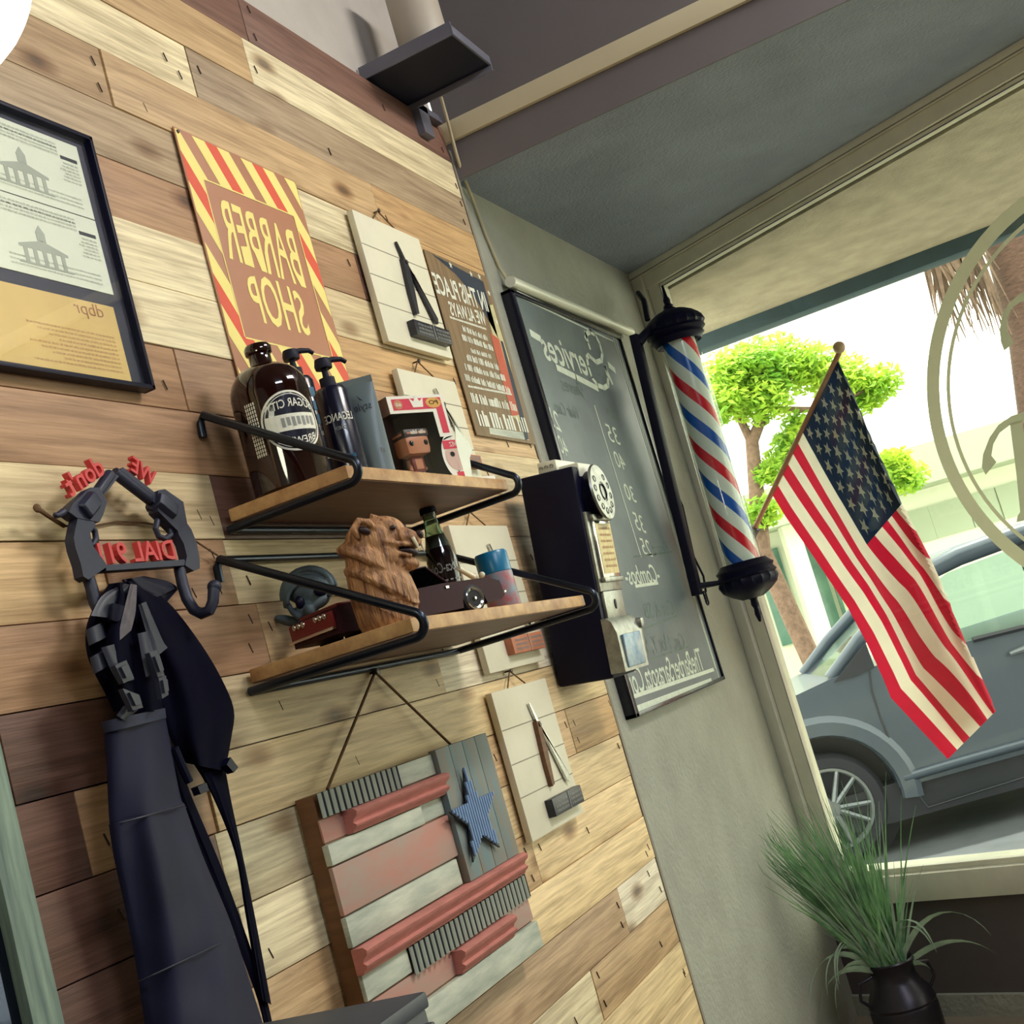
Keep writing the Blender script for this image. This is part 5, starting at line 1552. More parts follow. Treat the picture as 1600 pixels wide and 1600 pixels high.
cloth(b, [(182, 1118), (196, 1100), (214, 1090)], [(196, 1126), (212, 1112), (222, 1102)], -0.080, 0.004, 6, 8, 0.0005)
obj('strap', b, [M['strap'], M['lining']], t, smooth=75)
for pl in ([(172, 1042), (190, 1034), (202, 1062), (186, 1070)], [(184, 1078), (210, 1088), (216, 1108), (200, 1112)], [(226, 1022), (238, 1018), (250, 1058), (240, 1062)], [(240, 1060), (252, 1058), (256, 1088), (246, 1094)]):
    b = B()
    P = [PY(x, y, -0.094) for x, y in pl]
    b.prism(P, (0, -0.008, 0))
    c = (P[0] + P[1] + P[2] + P[3]) / 4
    b.prism([c + (p_ - c) * 0.6 + V((0, -0.007, 0)) for p_ in P], (0, -0.005, 0))
    obj('buckle', b, M['strap'], t)
b = B()
cloth(b, [(160, 1130), (166, 1190), (171, 1285), (178, 1296)], [(256, 1108), (266, 1160), (282, 1245), (292, 1262)], -0.050, 0.028, 20, 22, 0.003, 1.5)
obj('upper_panel', b, M['apron'], t, smooth=75)
b = B(); cloth(b, [(158, 1128), (162, 1146)], [(258, 1106), (260, 1122)], -0.052, 0.031, 20, 4, 0.002, 1.5); obj('hem', b, M['hemc'], t)
b = B()
cloth(b, [(170, 1288), (178, 1340), (200, 1440), (216, 1530), (232, 1640)], [(287, 1254), (318, 1340), (360, 1440), (392, 1540), (424, 1640)], -0.048, 0.036, 24, 34, 0.005, 2.0, seed=1.0)
obj('pocket_panel', b, M['apron'], t, smooth=75)
b = B()
for y0, y1, x0, x1 in ((1291, 1258, 171, 288), (1534, 1464, 217, 366)):
    b.tube([PY(x0 + (x1 - x0) * k / 12, y0 + (y1 - y0) * k / 12, -0.052 - 0.036 * math.sin(math.pi * k / 12) ** 0.7) for k in range(13)], 0.0012, 6)
obj('seam', b, M['strap'], t)
b = B()
cloth(b, [(262, 1170), (278, 1240), (330, 1370), (395, 1540), (412, 1600)], [(274, 1165), (296, 1235), (352, 1370), (408, 1530), (426, 1600)], -0.035, 0.004, 6, 26, 0.001)
cloth(b, [(300, 1190), (330, 1240), (366, 1330), (382, 1420), (405, 1560)], [(352, 1200), (362, 1255), (378, 1330), (398, 1430), (424, 1570)], -0.04, 0.006, 8, 26, 0.001)
obj('waist_strap', b, M['aprond'], t)
b = B()
b.prism([PY(350, 1186, -0.05), PY(362, 1202, -0.05), PY(355, 1210, -0.05), PY(344, 1198, -0.05)], (0, -0.012, 0))
b.prism([PY(298, 1232, -0.05), PY(312, 1226, -0.05), PY(316, 1238, -0.05), PY(303, 1244, -0.05)], (0, -0.012, 0))
b.tube([PY(272, 1168, -0.05), PY(282, 1192, -0.05), PY(296, 1222, -0.05)], 0.006, 8)
obj('buckle', b, M['black'], t)

# ------------------------------------------------------------------ wooden flag sign
FY = -0.046
t = thing('wooden_flag_sign', 'rustic wooden flag sign of red and white boards with a blue star panel', 'sign', PY(650, 1300, 0))
A = PY(492, 1243, FY); Bq = PY(752, 1146, FY); Cq = None
FX0, FX1, FZ1, FZ0 = A.x, 2.392, 1.430, 1.004
b = B(); b.bx((FX0 + 0.002, -0.006, FZ0 + 0.004), (FX1 - 0.004, FY + 0.006, FZ1 - 0.002), 0.001); obj('backing', b, M['brownw'], t)
def fz(px, py): return PY(px, py, FY).z
def fxx(px, py): return PY(px, py, FY).x
H = FZ1 - FZ0
def fboard(x0, x1, z0, z1, m, d=0.008, name='slat'):
    b = B(); b.bx((x0, FY + 0.008, z0 + 0.001), (x1, FY - d + 0.008, z1 - 0.001), 0.0015); return obj(name, b, M[m], t)
def corr(x0, x1, z0, z1, pitch=0.0185):
    b = B()
    n = int((x1 - x0) / pitch)
    g0 = []; g1 = []
    for k in range(n * 8 + 1):
        x = x0 + (x1 - x0) * k / (n * 8)
        o = FY - 0.004 - 0.0045 * math.sin(2 * math.pi * k / 8)
        g0.append(V((x, o, z0))); g1.append(V((x, o, z1)))
    b.grid([g0, g1], 0, lambda i, j: 0 if (j % 8) in (0, 1, 2, 3) else 1)  # furrows take the darker tin, their shade put into the colour
    g0b = [p + V((0, 0.0012, 0)) for p in g0]; g1b = [p + V((0, 0.0012, 0)) for p in g1]
    b.grid([g0b, g1b], 1)
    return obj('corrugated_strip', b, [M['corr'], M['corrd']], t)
def mould(x0, x1, z0, z1):
    h = z1 - z0
    pr = [(0, 0), (0.012, 0), (0.014, 0.12), (0.020, 0.2), (0.022, 0.32), (0.016, 0.42), (0.018, 0.55), (0.026, 0.7), (0.028, 0.88), (0.022, 1.0), (0, 1.0)]
    b = B()
    b.prism([V((x0, FY + 0.004 - d, z0 + h * q)) for d, q in pr], V((x1 - x0, 0, 0)))
    return obj('moulding', b, M['mred'], t)
xsp = fxx(674, 1180)          # left edge of the star panel
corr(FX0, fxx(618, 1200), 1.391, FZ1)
fboard(fxx(619, 1200), xsp, 1.391, FZ1, 'wgrey')
fboard(FX0, FX0 + 0.20, 1.352, 1.390, 'wred', 0.004)
mould(fxx(541, 1285), xsp + 0.004, 1.352, 1.390)
fboard(FX0 - 0.006, fxx(655, 1262), 1.317, 1.351, 'wgrey', 0.012)
fboard(fxx(657, 1262), xsp, 1.317, 1.351, 'wgrey', 0.004)
fboard(FX0 - 0.004, xsp, 1.239, 1.316, 'wred')
fboard(FX0 - 0.006, fxx(722, 1380), 1.190, 1.238, 'wgrey', 0.010)
mould(FX0 - 0.006, FX1, 1.148, 1.188)
xm = fxx(640, 1500)
fboard(FX0, xm, 1.106, 1.147, 'wgrey')
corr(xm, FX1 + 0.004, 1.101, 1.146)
fboard(FX0, fxx(720, 1500), 1.057, 1.104, 'wred', 0.004)
fboard(fxx(790, 1440), FX1, 1.057, 1.100, 'wred', 0.006)
mould(fxx(708, 1490), fxx(792, 1440), 1.057, 1.097)
fboard(FX0, FX1 - 0.004, 1.004, 1.056, 'wgrey', 0.014)
# star panel
zsp0 = 1.189
wsl = (FX1 - 0.006 - xsp) / 4
for k in range(4):
    b = B(); b.bx((xsp + wsl * k + 0.0008, FY + 0.006, zsp0), (xsp + wsl * (k + 1) - 0.0008, FY - 0.010, FZ1 + 0.004), 0.001); obj('blue_slat', b, M['bluew'], t)
sc0 = PY(742, 1276, FY - 0.016)
st = []
for k in range(10):
    r = 0.098 if k % 2 == 0 else 0.040
    a = k * math.pi / 5
    st.append((sc0.x + r * 1.05 * math.sin(a), sc0.z + r * 0.92 * math.cos(a)))
b = B()
b.prism([V((x, FY - 0.020, z)) for x, z in st], (0, 0.004, 0), 1)
for k in range(-11, 12):
    x0 = sc0.x + k * 0.0098
    strip = [(x0 - 0.0030, sc0.z - 0.2), (x0 + 0.0030, sc0.z - 0.2), (x0 + 0.0030, sc0.z + 0.2), (x0 - 0.0030, sc0.z + 0.2)]
    # keep only the rib lengths that lie on the star
    n = 60
    run = None
    def inside(x, z):
        c = False
        for (xa, za), (xb, zb_) in zip(st, st[1:] + st[:1]):
            if (za > z) != (zb_ > z) and x < (xb - xa) * (z - za) / (zb_ - za) + xa:
                c = not c
        return c
    for j in range(n + 1):
        z = sc0.z - 0.1 + 0.2 * j / n
        ins = j < n and inside(x0, z)
        if ins and run is None:
            run = z
        if not ins and run is not None:
            if z - run > 0.006:
                b.tube([V((x0, FY - 0.021, run)), V((x0, FY - 0.021, z))], 0.0034, 8, 0)
            run = None
obj('tin_star', b, [M['corrb'], M['cartrim']], t)
b = B()
nl = PY(586, 1050, -0.012)
b.tube([V((PY(512, 1236, -0.03).x, -0.03, FZ1)), nl], 0.0026, 8)
b.tube([V((PY(706, 1165, -0.03).x, -0.03, FZ1)), nl], 0.0026, 8)
obj('twine', b, M['twine'], t)
b = B(); b.lathe([(0, 0.026), (0.007, 0.024), (0.007, 0.02), (0.0025, 0.02), (0.0025, 0)], Matrix.Translation((nl.x, 0.004, nl.z)) @ Matrix.Rotation(math.pi / 2, 4, 'X'), 10); obj('nail', b, M['nail'], t)

# ------------------------------------------------------------------ foreground cabinet and mirror
K = PD(661, 1548, 1.42)
t = thing('tool_cabinet', 'charcoal cabinet corner at the bottom edge in front of the wooden flag sign', 'cabinet', V((K.x - 0.25, K.y + 0.12, 0)))
b = B(); b.bx((K.x - 0.5, K.y, 0.06), (K.x - 0.004, K.y + 0.235, K.z - 0.018), 0.003); obj('carcass', b, M['cab'], t)
b = B(); b.bx((K.x - 0.51, K.y - 0.004, K.z - 0.018), (K.x, K.y + 0.24, K.z), 0.004); obj('top', b, M['cab'], t)
b = B(); b.bx((K.x - 0.49, K.y - 0.012, K.z - 0.20), (K.x - 0.012, K.y, K.z - 0.03), 0.003); d = obj('drawer', b, M['cab'], t)
b = B(); b.tube([V((K.x - 0.33, K.y - 0.028, K.z - 0.11)), V((K.x - 0.17, K.y - 0.028, K.z - 0.11))], 0.005, 8); obj('handle', b, M['chromed'], d)
b = B(); b.bx((K.x - 0.48, K.y + 0.02, 0.0), (K.x - 0.02, K.y + 0.22, 0.06)); obj('plinth', b, M['black'], t)
t = thing('wall_mirror', 'mirror in a weathered grey green wooden frame at the bottom left corner', 'mirror', (0.82, 0, 1.1))
MX0, MX1, MZ0, MZ1 = 0.45, 1.172, 0.55, 1.95
b = B()
for q in (((MX0, -0.004, MZ0), (MX0 + 0.045, -0.028, MZ1)), ((MX1 - 0.045, -0.004, MZ0), (MX1, -0.028, MZ1)), ((MX0, -0.004, MZ0), (MX1, -0.028, MZ0 + 0.045)), ((MX0, -0.004, MZ1 - 0.045), (MX1, -0.028, MZ1))):
    b.bx(q[0], q[1], 0.002)
obj('frame', b, M['weather'], t)
b = B(); b.bx((MX0 + 0.04, -0.004, MZ0 + 0.04), (MX1 - 0.04, -0.012, MZ1 - 0.04)); obj('mirror_glass', b, M['mirror'], t)

# ------------------------------------------------------------------ potted grass in milk can
vc0 = V((4.43, -0.265, 0.0))
t = thing('milk_can', 'dark pewter milk can vase on the floor in the window corner', 'vase', vc0)
b = B()
b.lathe([(0, 0), (0.10, 0), (0.108, 0.01), (0.112, 0.10), (0.112, 0.165), (0.108, 0.175), (0.112, 0.183), (0.100, 0.215), (0.078, 0.245), (0.070, 0.27), (0.074, 0.30), (0.082, 0.315), (0.079, 0.32), (0.068, 0.305), (0.064, 0.27), (0.0, 0.26)], Matrix.Translation(vc0), 40)
obj('can_body', b, M['pewter'], t)
for s_ in (-1, 1):
    d = V((0.54 * s_, -0.84 * s_, 0))
    b = B(); b.tube([vc0 + d * 0.076 + V((0, 0, 0.285)), vc0 + d * 0.125 + V((0, 0, 0.275)), vc0 + d * 0.135 + V((0, 0, 0.225)), vc0 + d * 0.106 + V((0, 0, 0.195))], 0.006, 8); obj('handle', b, M['pewter'], t)
gb = vc0 + V((0, 0, 0.265))
t = thing('grass_plant', 'artificial green grass plant with arching leaves standing in the milk can', 'plant', gb)
rg = random.Random(11)
def blade(b, p, d0, L, w, droop, n=8, mi=0):
    d = V(d0).normalized()
    P = [V(p)]
    side = d.cross(V((0.9, 0.37, 0.13))).normalized()
    if side.length < 0.1:
        side = V((0.37, -0.9, 0))
    pts = []
    for k in range(n + 1):
        pts.append(P[-1].copy())
        d = (d + V((d.x * 0.02, d.y * 0.02, -droop * (k / n)))).normalized()
        P.append(P[-1] + d * (L / n))
    g = []
    for k, q in enumerate(pts):
        ww = w * (0.6 + 0.4 * math.sin(math.pi * min(1, k / n * 1.3))) * (1 - (k / n) ** 2.5) + 0.0004
        g.append([V((v_.x, min(v_.y, -0.004), v_.z)) for v_ in (q - side * ww, q + V((0, 0, -ww * 0.25)), q + side * ww)])
    b.grid(g, mi)
RI = V((0.39, -0.88, 0)).normalized()
b = B()
for k in range(480):
    a = rg.gauss(-0.28, 0.24)
    c = rg.gauss(0, 0.14)
    d = V((0, 0, 1)) + RI * a + V((0.9, 0.4, 0)) * c
    p = gb + RI * rg.uniform(-0.045, 0.045) + V((0.9, 0.4, 0)) * rg.uniform(-0.04, 0.04)
    tip = p + d.normalized() * 0.6
    if tip.y > -0.03:
        d.y -= (tip.y + 0.03) / 0.6
    blade(b, p, d, rg.uniform(0.30, 0.66), rg.uniform(0.0024, 0.0048), rg.uniform(0.0, 0.10), 8, 1 if rg.random() < 0.3 else 0)  # some blades in the pale material: highlight lines put into the colour
obj('foliage', b, [M['grass'], M['grassl']], t, smooth=0)
b = B()
for d, L, dr in (((0.75, 1.0), 0.42, 0.5), ((0.50, 1.3), 0.30, 0.10), ((-0.55, 1.0), 0.36, 0.75), ((-0.85, 1.0), 0.40, 0.6), ((-0.3, 0.9), 0.34, 0.9), ((0.95, 0.45), 0.34, 0.28), ((-0.7, 0.7), 0.30, 0.7), ((0.25, 1.0), 0.28, 0.9), ((0.85, 0.3), 0.14, 0.5), ((-0.95, 0.6), 0.32, 0.45), ((-0.2, 0.6), 0.38, 1.0), ((0.1, 0.5), 0.34, 1.1)):
    dd = RI * d[0] * 0.9 + V((0, 0, d[1])) + V((-0.25, -0.1, 0)) * abs(d[0])
    blade(b, gb + RI * d[0] * 0.03 + V((-0.02, 0, 0.02)), dd, L, 0.011, dr, 12)
obj('arching_leaf', b, M['grassl'], t, smooth=0)

# ------------------------------------------------------------------ window lettering
t = thing('window_decal', 'cream vinyl ring and lettering stuck on the window glass', 'decal', WP(1.70, 1.83, 0.02))
RC = (1.692, 1.86)
def ringo(b, r, w, mi=0, n=96):
    g = []
    for k in range(n + 1):
        a = 2 * math.pi * k / n
        g.append([WP(RC[0] + (r + e) * math.cos(a), RC[1] + (r + e) * 1.0 * math.sin(a), 0.0192) for e in (-w / 2, w / 2)])
    b.grid(g, mi)
b = B(); ringo(b, 0.655, 0.046); obj('ring', b, M['decal'], t, smooth=0)
b = B(); ringo(b, 0.600, 0.013); obj('ring', b, M['decal'], t, smooth=0, label='thin inner ring')
b = B()
def dpoly(pl):
    b.poly([PW(x, y, 0.0188) for x, y in pl])
dpoly([(1602, 455), (1590, 462), (1576, 474), (1566, 492), (1562, 515), (1564, 535), (1569, 548), (1584, 536), (1574, 518), (1574, 496), (1582, 480), (1594, 472), (1604, 470)])
dpoly([(1604, 642), (1580, 650), (1560, 664), (1546, 684), (1536, 710), (1534, 730), (1540, 742), (1557, 722), (1549, 712), (1552, 694), (1562, 676), (1578, 664), (1604, 658)])
dpoly([(1578, 662), (1596, 656), (1612, 740), (1616, 810), (1588, 816), (1590, 806), (1594, 800), (1588, 740)])
obj('lettering', b, M['decalt'], t, smooth=0)

# ------------------------------------------------------------------ flag on its pole outside the glass
t = thing('american_flag', 'stars and stripes flag drooping from a wooden pole outside the window', 'flag', PW(1205, 770, 0.35))
FO = 0.35
def itp(tab, v):
    for (a, p), (c, q) in zip(tab, tab[1:]):
        if v <= c:
            k = (v - a) / (c - a)
            k = k * k * (3 - 2 * k) * 0.3 + k * 0.7
            return tuple(x + (y - x) * k for x, y in zip(p, q))
    return tab[-1][1]
LT = [(0, (1206, 772)), (0.12, (1228, 808)), (0.3, (1270, 868)), (0.48, (1325, 950)), (0.62, (1352, 1000)), (0.74, (1380, 1060)), (0.80, (1392, 1090)), (1.0, (1481, 1186))]
RT = [(0, (1309, 560)), (0.1, (1330, 606)), (0.25, (1368, 696)), (0.4, (1410, 786)), (0.6, (1455, 872)), (0.8, (1505, 990)), (1.0, (1557, 1110))]
UR = [(0, (0.0,)), (0.4, (0.10,)), (0.7, (0.30,)), (1.0, (0.52,))]
def S(u, v):
    l = itp(LT, v); r = itp(RT, v); ur = itp(UR, v)[0]
    if u >= ur:
        k = (u - ur) / (1 - ur)
        f = 0.035 * math.sin(k * math.pi * 3.0 + v * 1.5) * min(1, v * 3) * (1 - 0.3 * v)
        kk = k + 0.035 * math.sin(k * math.pi * 4 + 1.0) * min(1, v * 2)
        kk = min(max(kk, 0), 1)
        kk = k if k in (0, 1) else kk
        return PW(r[0] + (l[0] - r[0]) * kk, r[1] + (l[1] - r[1]) * kk, FO + f)
    k = (ur - u) / (1 - ur)
    return PW(r[0] + (l[0] - r[0]) * k * 0.8, r[1] + (l[1] - r[1]) * k * 0.8, FO + 0.05 + 0.04 * math.sin(k * 3))
nu, nv = 13 * 6, 60
b = B()
def fm(i, j):
    v = (i + 0.5) / nv
    st = j // 6
    if v < 0.4 and st < 7:
        return 2
    return 0 if st % 2 == 0 else 1
b.grid([[S(j / nu, i / nv) for j in range(nu + 1)] for i in range(nv + 1)], 0, fm)
obj('cloth', b, [M['fred'], M['fwhite'], M['fblue']], t, smooth=80)
b = B()
for r in range(9):
    for c in range(6 if r % 2 == 0 else 5):
        u0 = (r + 1) / 10 * 7 / 13
        v0 = (c + (0.5 if r % 2 == 0 else 1.0)) / 6 * 0.39 + 0.005
        pts = []
        for k in range(10):
            rr_ = 1.0 if k % 2 == 0 else 0.42
            a = k * math.pi / 5
            p = S(min(max(u0 + 0.027 * rr_ * math.cos(a), 0), 1), max(v0 + 0.024 * rr_ * math.sin(a), 0))
            pts.append(p - NW * 0.004)
        b.poly(pts)
obj('star', b, M['fwhite'], t, smooth=0)
b = B()
p0 = PW(1309, 556, FO); p1 = PW(1205, 772, FO)
dd = (p1 - p0)
b.tube([p0 - dd * 0.02, p1, p1 + dd * 0.32], 0.0105, 10); obj('pole', b, M['polew'], t)
b = B(); b.ell(PW(1311, 543, FO), (0.024, 0.024, 0.024)); obj('finial', b, M['gold2'], t)
b = B(); b.tube([p1 + dd * 0.26, p1 + dd * 0.42], 0.02, 10); b.tube([p1 + dd * 0.40, WP(-0.1, (p1 + dd * 0.42).z, 0.12)], 0.012, 8); obj('socket', b, M['cartrim'], t)

# ------------------------------------------------------------------ parked car
wc = PD(1300, 1262, 8.2)
GZ = wc.z - 0.345
cu = V((0.3, -0.954, 0)).normalized()      # towards the tail
cn = V((0.954, 0.3, 0)).normalized()       # away from the viewer
def PS(px, py, off=0.0): return PL(px, py, cn, wc + cn * (off - 0.10))
def CP(l, z, w=0.0): return V((wc.x, wc.y, 0)) + cu * l + cn * (w - 0.10) + V((0, 0, z))
def lz(px, py, off=0.0):
    p = PS(px, py, off)
    return (p - V((wc.x, wc.y, 0))).dot(cu), p.z
t = thing('parked_car', 'grey blue people carrier parked on the street outside the window', 'car', V((wc.x, wc.y, GZ)))
zs = wc.z
CWd = 1.75
pr = [lz(1410, 1262), ]
sill_z = lz(1500, 1262)[1]
belt = [lz(1245, 1086), lz(1300, 1060), lz(1370, 1040), lz(1450, 1020), lz(1520, 1000), lz(1600, 976)]
hood = [(-0.78, belt[0][1] - 0.22), (-0.70, belt[0][1] - 0.10), (-0.45, belt[0][1] + 0.0)]
ar = 0.43
archp = [(ar * math.cos(math.pi * k / 14), zs + 0.02 + ar * math.sin(math.pi * k / 14)) for k in range(15)]
archp2 = [(2.85 + ar * math.cos(math.pi * k / 14), zs + 0.02 + ar * math.sin(math.pi * k / 14)) for k in range(15)]
side = [(-0.85, zs - 0.12), (-0.88, zs + 0.15)] + hood + belt + [(belt[-1][0] + 2.2, belt[-1][1] + 0.06), (3.75, belt[-1][1] + 0.04), (3.85, zs + 0.2), (3.8, zs - 0.12)] + archp2[:1] + archp2[1:] + archp
side = [p for p in side]
b = B()
b.prism([CP(l, z, 0.0) for l, z in side], cn * CWd)
obj('car_body', b, M['carp'], t, smooth=30)
# upper structure: pillars and roof around open windows
def sidebar(b, pts, r): b.tube([PS(x, y, 0.06) for x, y in pts], r, 8)
roofz = lz(1500, 868)[1]
b = B()
rp = [lz(1300, 1062), lz(1345, 1000), lz(1400, 940), lz(1452, 893), lz(1500, 868), lz(1560, 846), lz(1600, 832)]
rp2 = rp + [(rp[-1][0] + 1.6, rp[-1][1] + 0.02), (3.6, rp[-1][1] - 0.12)]
for off in (0.08, CWd - 0.14):
    P = [CP(l, z, off) for l, z in rp2]
    b.tube(P, [0.045, 0.045, 0.05, 0.06, 0.065, 0.065, 0.065, 0.065, 0.06], 10)
g = []
for l, z in rp2[3:]:
    g.append([CP(l, z + 0.045 * math.sin(math.pi * k / 8) + 0.01, 0.08 + (CWd - 0.22) * k / 8) for k in range(9)])
b.grid(g)
g2 = [[p - V((0, 0, 0.03)) for p in row] for row in g]
b.grid(g2)
b.prism([CP(1.62, belt[-1][1] - 0.02, 0.04), CP(1.80, belt[-1][1] - 0.02, 0.04), CP(1.74, roofz, 0.10), CP(1.62, roofz, 0.10)], cn * 0.05)
obj('roof_and_pillars', b, M['carp'], t)
b = B()
b.prism([PS(x, y, 0.0) for x, y in ((1303, 1066), (1352, 1004), (1366, 1042), (1340, 1056))], cn * -0.012)
q0 = lz(1590, 860); 
b.prism([CP(1.05 + 0.55, belt[-1][1] - 0.02, 0.05), CP(1.78, belt[-1][1] - 0.02, 0.05), CP(1.72, roofz - 0.02, 0.09), CP(1.58, roofz - 0.02, 0.09)], cn * 0.02)
obj('dark_window_trim', b, M['cartrim'], t)
b = B()
b.prism([PS(x, y, 0.05) for x, y in ((1372, 1042), (1392, 985), (1440, 925), (1480, 895), (1600, 850), (1600, 978), (1520, 1002))], cn * 0.006)
b.prism([CP(l, z, 0.10) for l, z in (rp[0], rp[3])] + [CP(l, z, CWd - 0.16) for l, z in (rp[3], rp[0])], (0, 0, 0.006))
obj('window_glass', b, M['cglass'], t)
b = B()
for pl in ([(1357, 1040), (1362, 1080), (1375, 1120), (1400, 1180), (1440, 1250), (1450, 1262)],):
    b.tube([PS(x, y, -0.002) for x, y in pl], 0.006, 6)
b.tube([PS(x, y, -0.002) for x, y in ((1450, 1262), (1520, 1240), (1600, 1215))], 0.006, 6)
b.tube([PS(x, y, -0.004) for x, y in ((1520, 1000), (1560, 990), (1600, 980))], 0.02, 6)
obj('door_seam', b, M['cartrim'], t)
b = B()
b.tube([PS(x, y, -0.01) for x, y in ((1412, 1216), (1500, 1190), (1600, 1162), (1640, 1150))], 0.03, 10)
obj('side_moulding', b, M['carp'], t)
b = B(); b.tube([PS(1578, 1022, -0.03), PS(1600, 1014, -0.03), PS(1625, 1006, -0.03)], [0.015, 0.022, 0.015], 8); obj('door_handle', b, M['alloy'], t)
b = B()
g = []
for k in range(25):
    a = math.pi * (k - 1) / 22
    g.append([CP(r * math.cos(a), zs + 0.02 + r * math.sin(a), w) for r, w in ((0.43, 0.0), (0.44, -0.035), (0.52, -0.035), (0.56, 0.0))])
b.grid(g)
obj('wheel_arch', b, M['carp'], t)
b = B()
b.prism([CP(-0.7, zs - 0.18, 0.05), CP(3.6, zs - 0.18, 0.05), CP(3.6, zs + 0.05, 0.05), CP(-0.7, zs + 0.05, 0.05)], cn * (CWd - 0.1))
b.lathe([(0.0, 0.0), (0.47, 0.0)], Matrix.Translation(CP(0, zs + 0.02, 0.26)) @ Matrix((cu, V((0, 0, 1)), cn)).transposed().to_4x4(), 32)
b.prism([CP(-0.44, zs - 0.1, 0.27), CP(0.44, zs - 0.1, 0.27), CP(0.44, zs + 0.46, 0.27), CP(-0.44, zs + 0.46, 0.27)], cn * 0.02)
obj('underbody', b, M['cartrim'], t)
for l in (0.0, 2.85):
    for w in (0.12, CWd - 0.12):
        wm = Matrix.Translation(CP(l, zs, w)) @ Matrix((cu, V((0, 0, 1)), -cn if w < 1 else cn)).transposed().to_4x4()
        b = B(); b.lathe([(0.20, -0.10), (0.31, -0.10), (0.345, -0.06), (0.345, 0.06), (0.315, 0.10), (0.255, 0.10), (0.25, 0.07), (0, 0.0)], wm, 40); tyre = obj('wheel', b, M['tyre'], t)
        b = B()
        b.lathe([(0.225, 0.08), (0.235, 0.105), (0.252, 0.105), (0.252, 0.08)], wm, 40)
        b.lathe([(0, 0.10), (0.05, 0.095), (0.055, 0.07)], wm, 20)
        for k in range(10):
            a = 2 * math.pi * (k + (0.12 if k % 2 else -0.12)) / 10
            pa_ = wm @ V((0.045 * math.cos(a), 0.045 * math.sin(a), 0.085)); pb_ = wm @ V((0.235 * math.cos(a), 0.235 * math.sin(a), 0.092))
            b.tube([pa_, pb_], [0.020, 0.014], 6)
        obj('alloy_rim', b, M['alloy'], tyre)

# ------------------------------------------------------------------ trees, palm, building across the street
def leafcloud(b, blobs, n, size, mi=0, seed=1):
    r_ = random.Random(seed)
    tot = sum(q[3] ** 2 for q in blobs)
    for px, py, d, rad in blobs:
        c = PD(px, py, d)
        R_ = rad * d / FPX
        for k in range(int(n * rad ** 2 / tot)):
            v = V((r_.gauss(0, 1), r_.gauss(0, 1), r_.gauss(0, 1))).normalized() * R_ * 1.5 * r_.random() ** 0.85
            p = c + V((v.x, v.y, v.z * 0.7))
            e = V((r_.gauss(0, 1), r_.gauss(0, 1), r_.gauss(0, 0.5))).normalized()
            f = e.orthogonal().normalized()
            s_ = size * r_.uniform(0.6, 1.3)
            b.poly([p - e * s_, p + f * s_ * 0.45, p + e * s_, p - f * s_ * 0.45], mi)
tb0 = PD(1185, 700, 13.5)
t = thing('street_tree', 'bright sunlit green tree across the street behind the flag', 'tree', V((tb0.x, tb0.y, -0.12)))
b = B()
leafcloud(b, [(1150, 580, 13.5, 42), (1130, 630, 13.3, 32), (1200, 570, 13.6, 46), (1255, 575, 13.7, 40), (1190, 625, 13.4, 38), (1310, 590, 13.8, 36), (1370, 600, 13.9, 30), (1350, 625, 13.9, 22), (1240, 690, 13.6, 26), (1222, 720, 13.6, 24), (1200, 740, 13.4, 18), (1410, 745, 14.0, 28), (1395, 720, 14, 22), (1190, 800, 13.4, 26), (1245, 660, 13.6, 18)], 15000, 0.05, 0)
obj('crown', b, M['leaf'], t, smooth=0)
b = B()
k0 = V((tb0.x, tb0.y, -0.12))
b.tube([k0, PD(1190, 860, 13.5), PD(1175, 690, 13.5), PD(1200, 630, 13.5), PD(1235, 590, 13.6)], [0.11, 0.10, 0.07, 0.05, 0.02], 10)
b.tube([PD(1178, 700, 13.5), PD(1150, 640, 13.5), PD(1135, 600, 13.4)], [0.05, 0.04, 0.015], 8)
b.tube([PD(1196, 640, 13.5), PD(1290, 640, 13.7), PD(1350, 610, 13.8)], [0.04, 0.03, 0.012], 8)
obj('trunk', b, M['bark'], t)
pm = PD(1592, 470, 12.4)
t = thing('palm_tree', 'palm tree with brown trunk and hanging dead fronds at the upper right', 'palm tree', V((pm.x + 0.1, pm.y - 0.2, -0.12)))
b = B()
top = PD(1570, 330, 12.4)
b.tube([V((pm.x + 0.05, pm.y - 0.9, -0.12)), PD(1640, 700, 12.4), PD(1618, 520, 12.4), PD(1592, 420, 12.4), top, top + V((0, 0.05, 0.5))], [0.3, 0.27, 0.25, 0.25, 0.26, 0.18], 14)
obj('trunk', b, M['palm'], t)
b = B()
rq = random.Random(4)
for k in range(80):
    a = PD(rq.uniform(1440, 1530), rq.uniform(360, 405), 12.2 + rq.uniform(-0.15, 0.15))
    e = a + V((rq.uniform(-0.12, 0.12), rq.uniform(-0.12, 0.12), -rq.uniform(0.36, 0.9)))
    w_ = rq.uniform(0.012, 0.03)
    s_ = RI * w_
    b.poly([a - s_, a + s_, e + s_ * 0.2, e - s_ * 0.2])
for k in range(14):
    a = PD(1500 + rq.uniform(-50, 30), 345 + rq.uniform(-10, 10), 12.2)
    b.tube([top, top.lerp(a, 0.6) + V((0, 0, 0.1)), a], [0.02, 0.015, 0.008], 5)
obj('dead_fronds', b, M['frond'], t, smooth=0)
b = B()
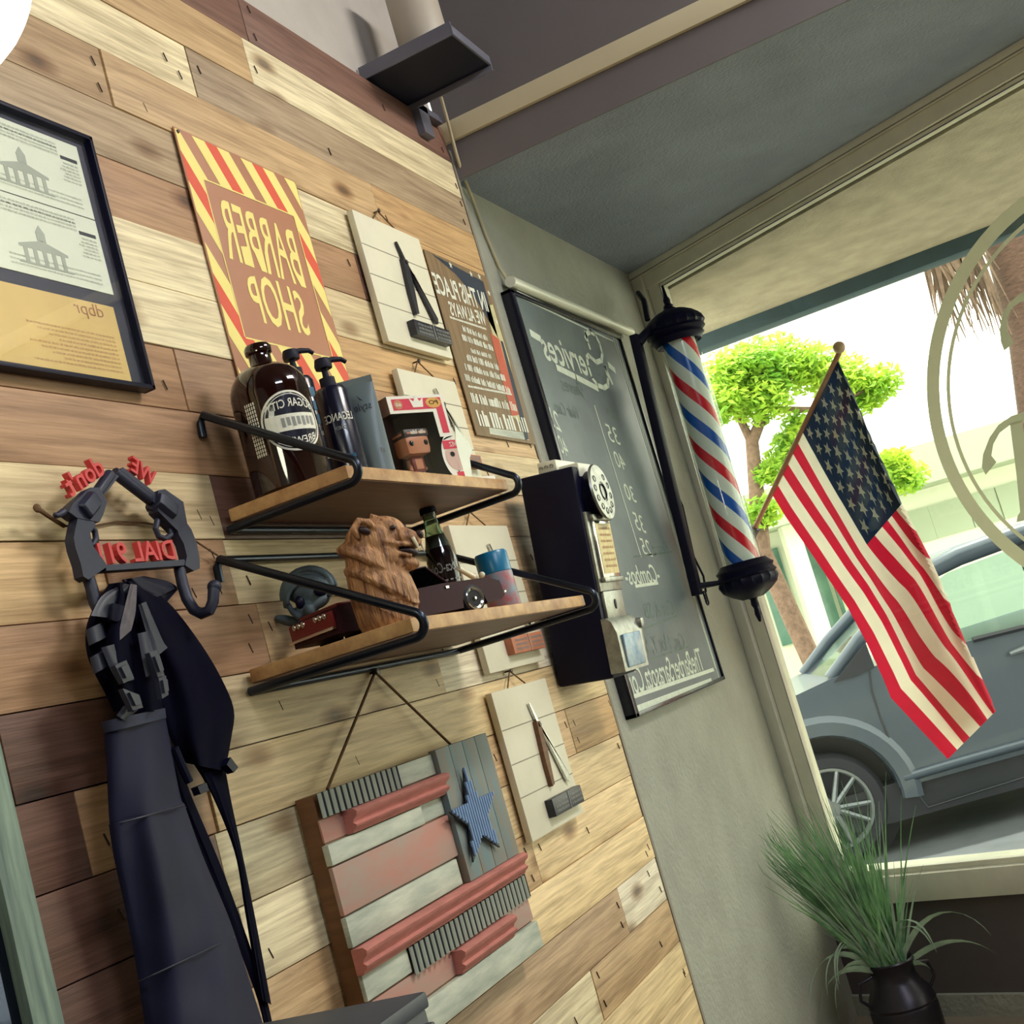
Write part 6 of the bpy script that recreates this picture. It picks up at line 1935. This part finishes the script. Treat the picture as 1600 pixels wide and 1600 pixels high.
for k in range(11):
    a = 2 * math.pi * k / 11
    d = V((math.cos(a), math.sin(a), 0))
    pts = [top + V((0, 0, 0.5)) + d * s_ + V((0, 0, 0.5 * s_ - 0.35 * s_ * s_)) for s_ in (0, 0.5, 1.0, 1.5, 1.9)]
    sd_ = d.cross(V((0, 0, 1)))
    b.grid([[p - sd_ * 0.16 * (1 - i / 5), p, p + sd_ * 0.16 * (1 - i / 5)] for i, p in enumerate(pts)])
obj('green_fronds', b, M['leafd'], t, smooth=0)
# building
BD_ = 17.5
view = V((0.928, 0.372, 0)).normalized()
rgt = V((0.372, -0.928, 0)).normalized()
bo_ = PD(1500, 800, BD_); bo_.z = 0
bRm = Matrix((rgt, view, V((0, 0, 1)))).transposed()
def BL(px, py):
    p = PL(px, py, view, bo_)
    return (p - bo_).dot(rgt), p.z
def bb(b, r0, r1, z0, z1, w0, w1, mi=0):
    b.box(bo_ + rgt * (r0 + r1) / 2 + V((0, 0, (z0 + z1) / 2)) + view * (w0 + w1) / 2, (r1 - r0, w1 - w0, z1 - z0), bRm, 0, mi)
t = thing('shop_building', 'long low white shop building across the street with a grey roof band', 'building', V((bo_.x, bo_.y, -0.12)))
zt_ = BL(1500, 683)[1]; zb_ = BL(1500, 745)[1]; zw = BL(1500, 800)[1]
b = B(); bb(b, -7, 6, -0.12, zt_ - 0.1, 0.4, 4.0); obj('wall', b, M['bwall'], t)
b = B(); bb(b, -7.2, 6.2, zb_, zt_, -0.6, 4.2); obj('roof_band', b, M['bband'], t)
for k, (xa, xb) in enumerate(((1425, 1455), (1462, 1520), (1528, 1570), (1580, 1640))):
    ra_ = BL(xa, 790)[0]; rb2 = BL(xb, 770)[0]
    b = B(); bb(b, ra_, rb2, zw - 0.25, zb_ - 0.25, 0.36, 0.42); obj('window', b, M['bband'], t)
for xa, xb in ((1196, 1236), (1252, 1300), (1308, 1350)):
    ra_ = BL(xa, 900)[0]; rb2 = BL(xb, 900)[0]
    b = B(); bb(b, ra_, rb2, BL(1260, 1000)[1], BL(1260, 840)[1], 0.34, 0.42); obj('window', b, M['bwin'], t, label='green tinted shop window')
b = B()
for xa in (1238, 1304):
    ra_ = BL(xa, 900)[0]
    bb(b, ra_, ra_ + 0.22, -0.12, zb_, -0.3, 0.0)
obj('column', b, M['bwall'], t)
sh = PD(1292, 1045, 12.0)
t = thing('street_shrub', 'small grey green shrub beside the pavement across the street', 'shrub', V((sh.x, sh.y, -0.12)))
b = B(); leafcloud(b, [(1295, 1045, 12, 14), (1305, 1060, 12, 12)], 300, 0.05, 0, 3); obj('foliage', b, M['leafd'], t, smooth=0)
b = B(); b.tube([V((sh.x, sh.y, -0.12)), sh], 0.02, 6); obj('stem', b, M['bark'], t)
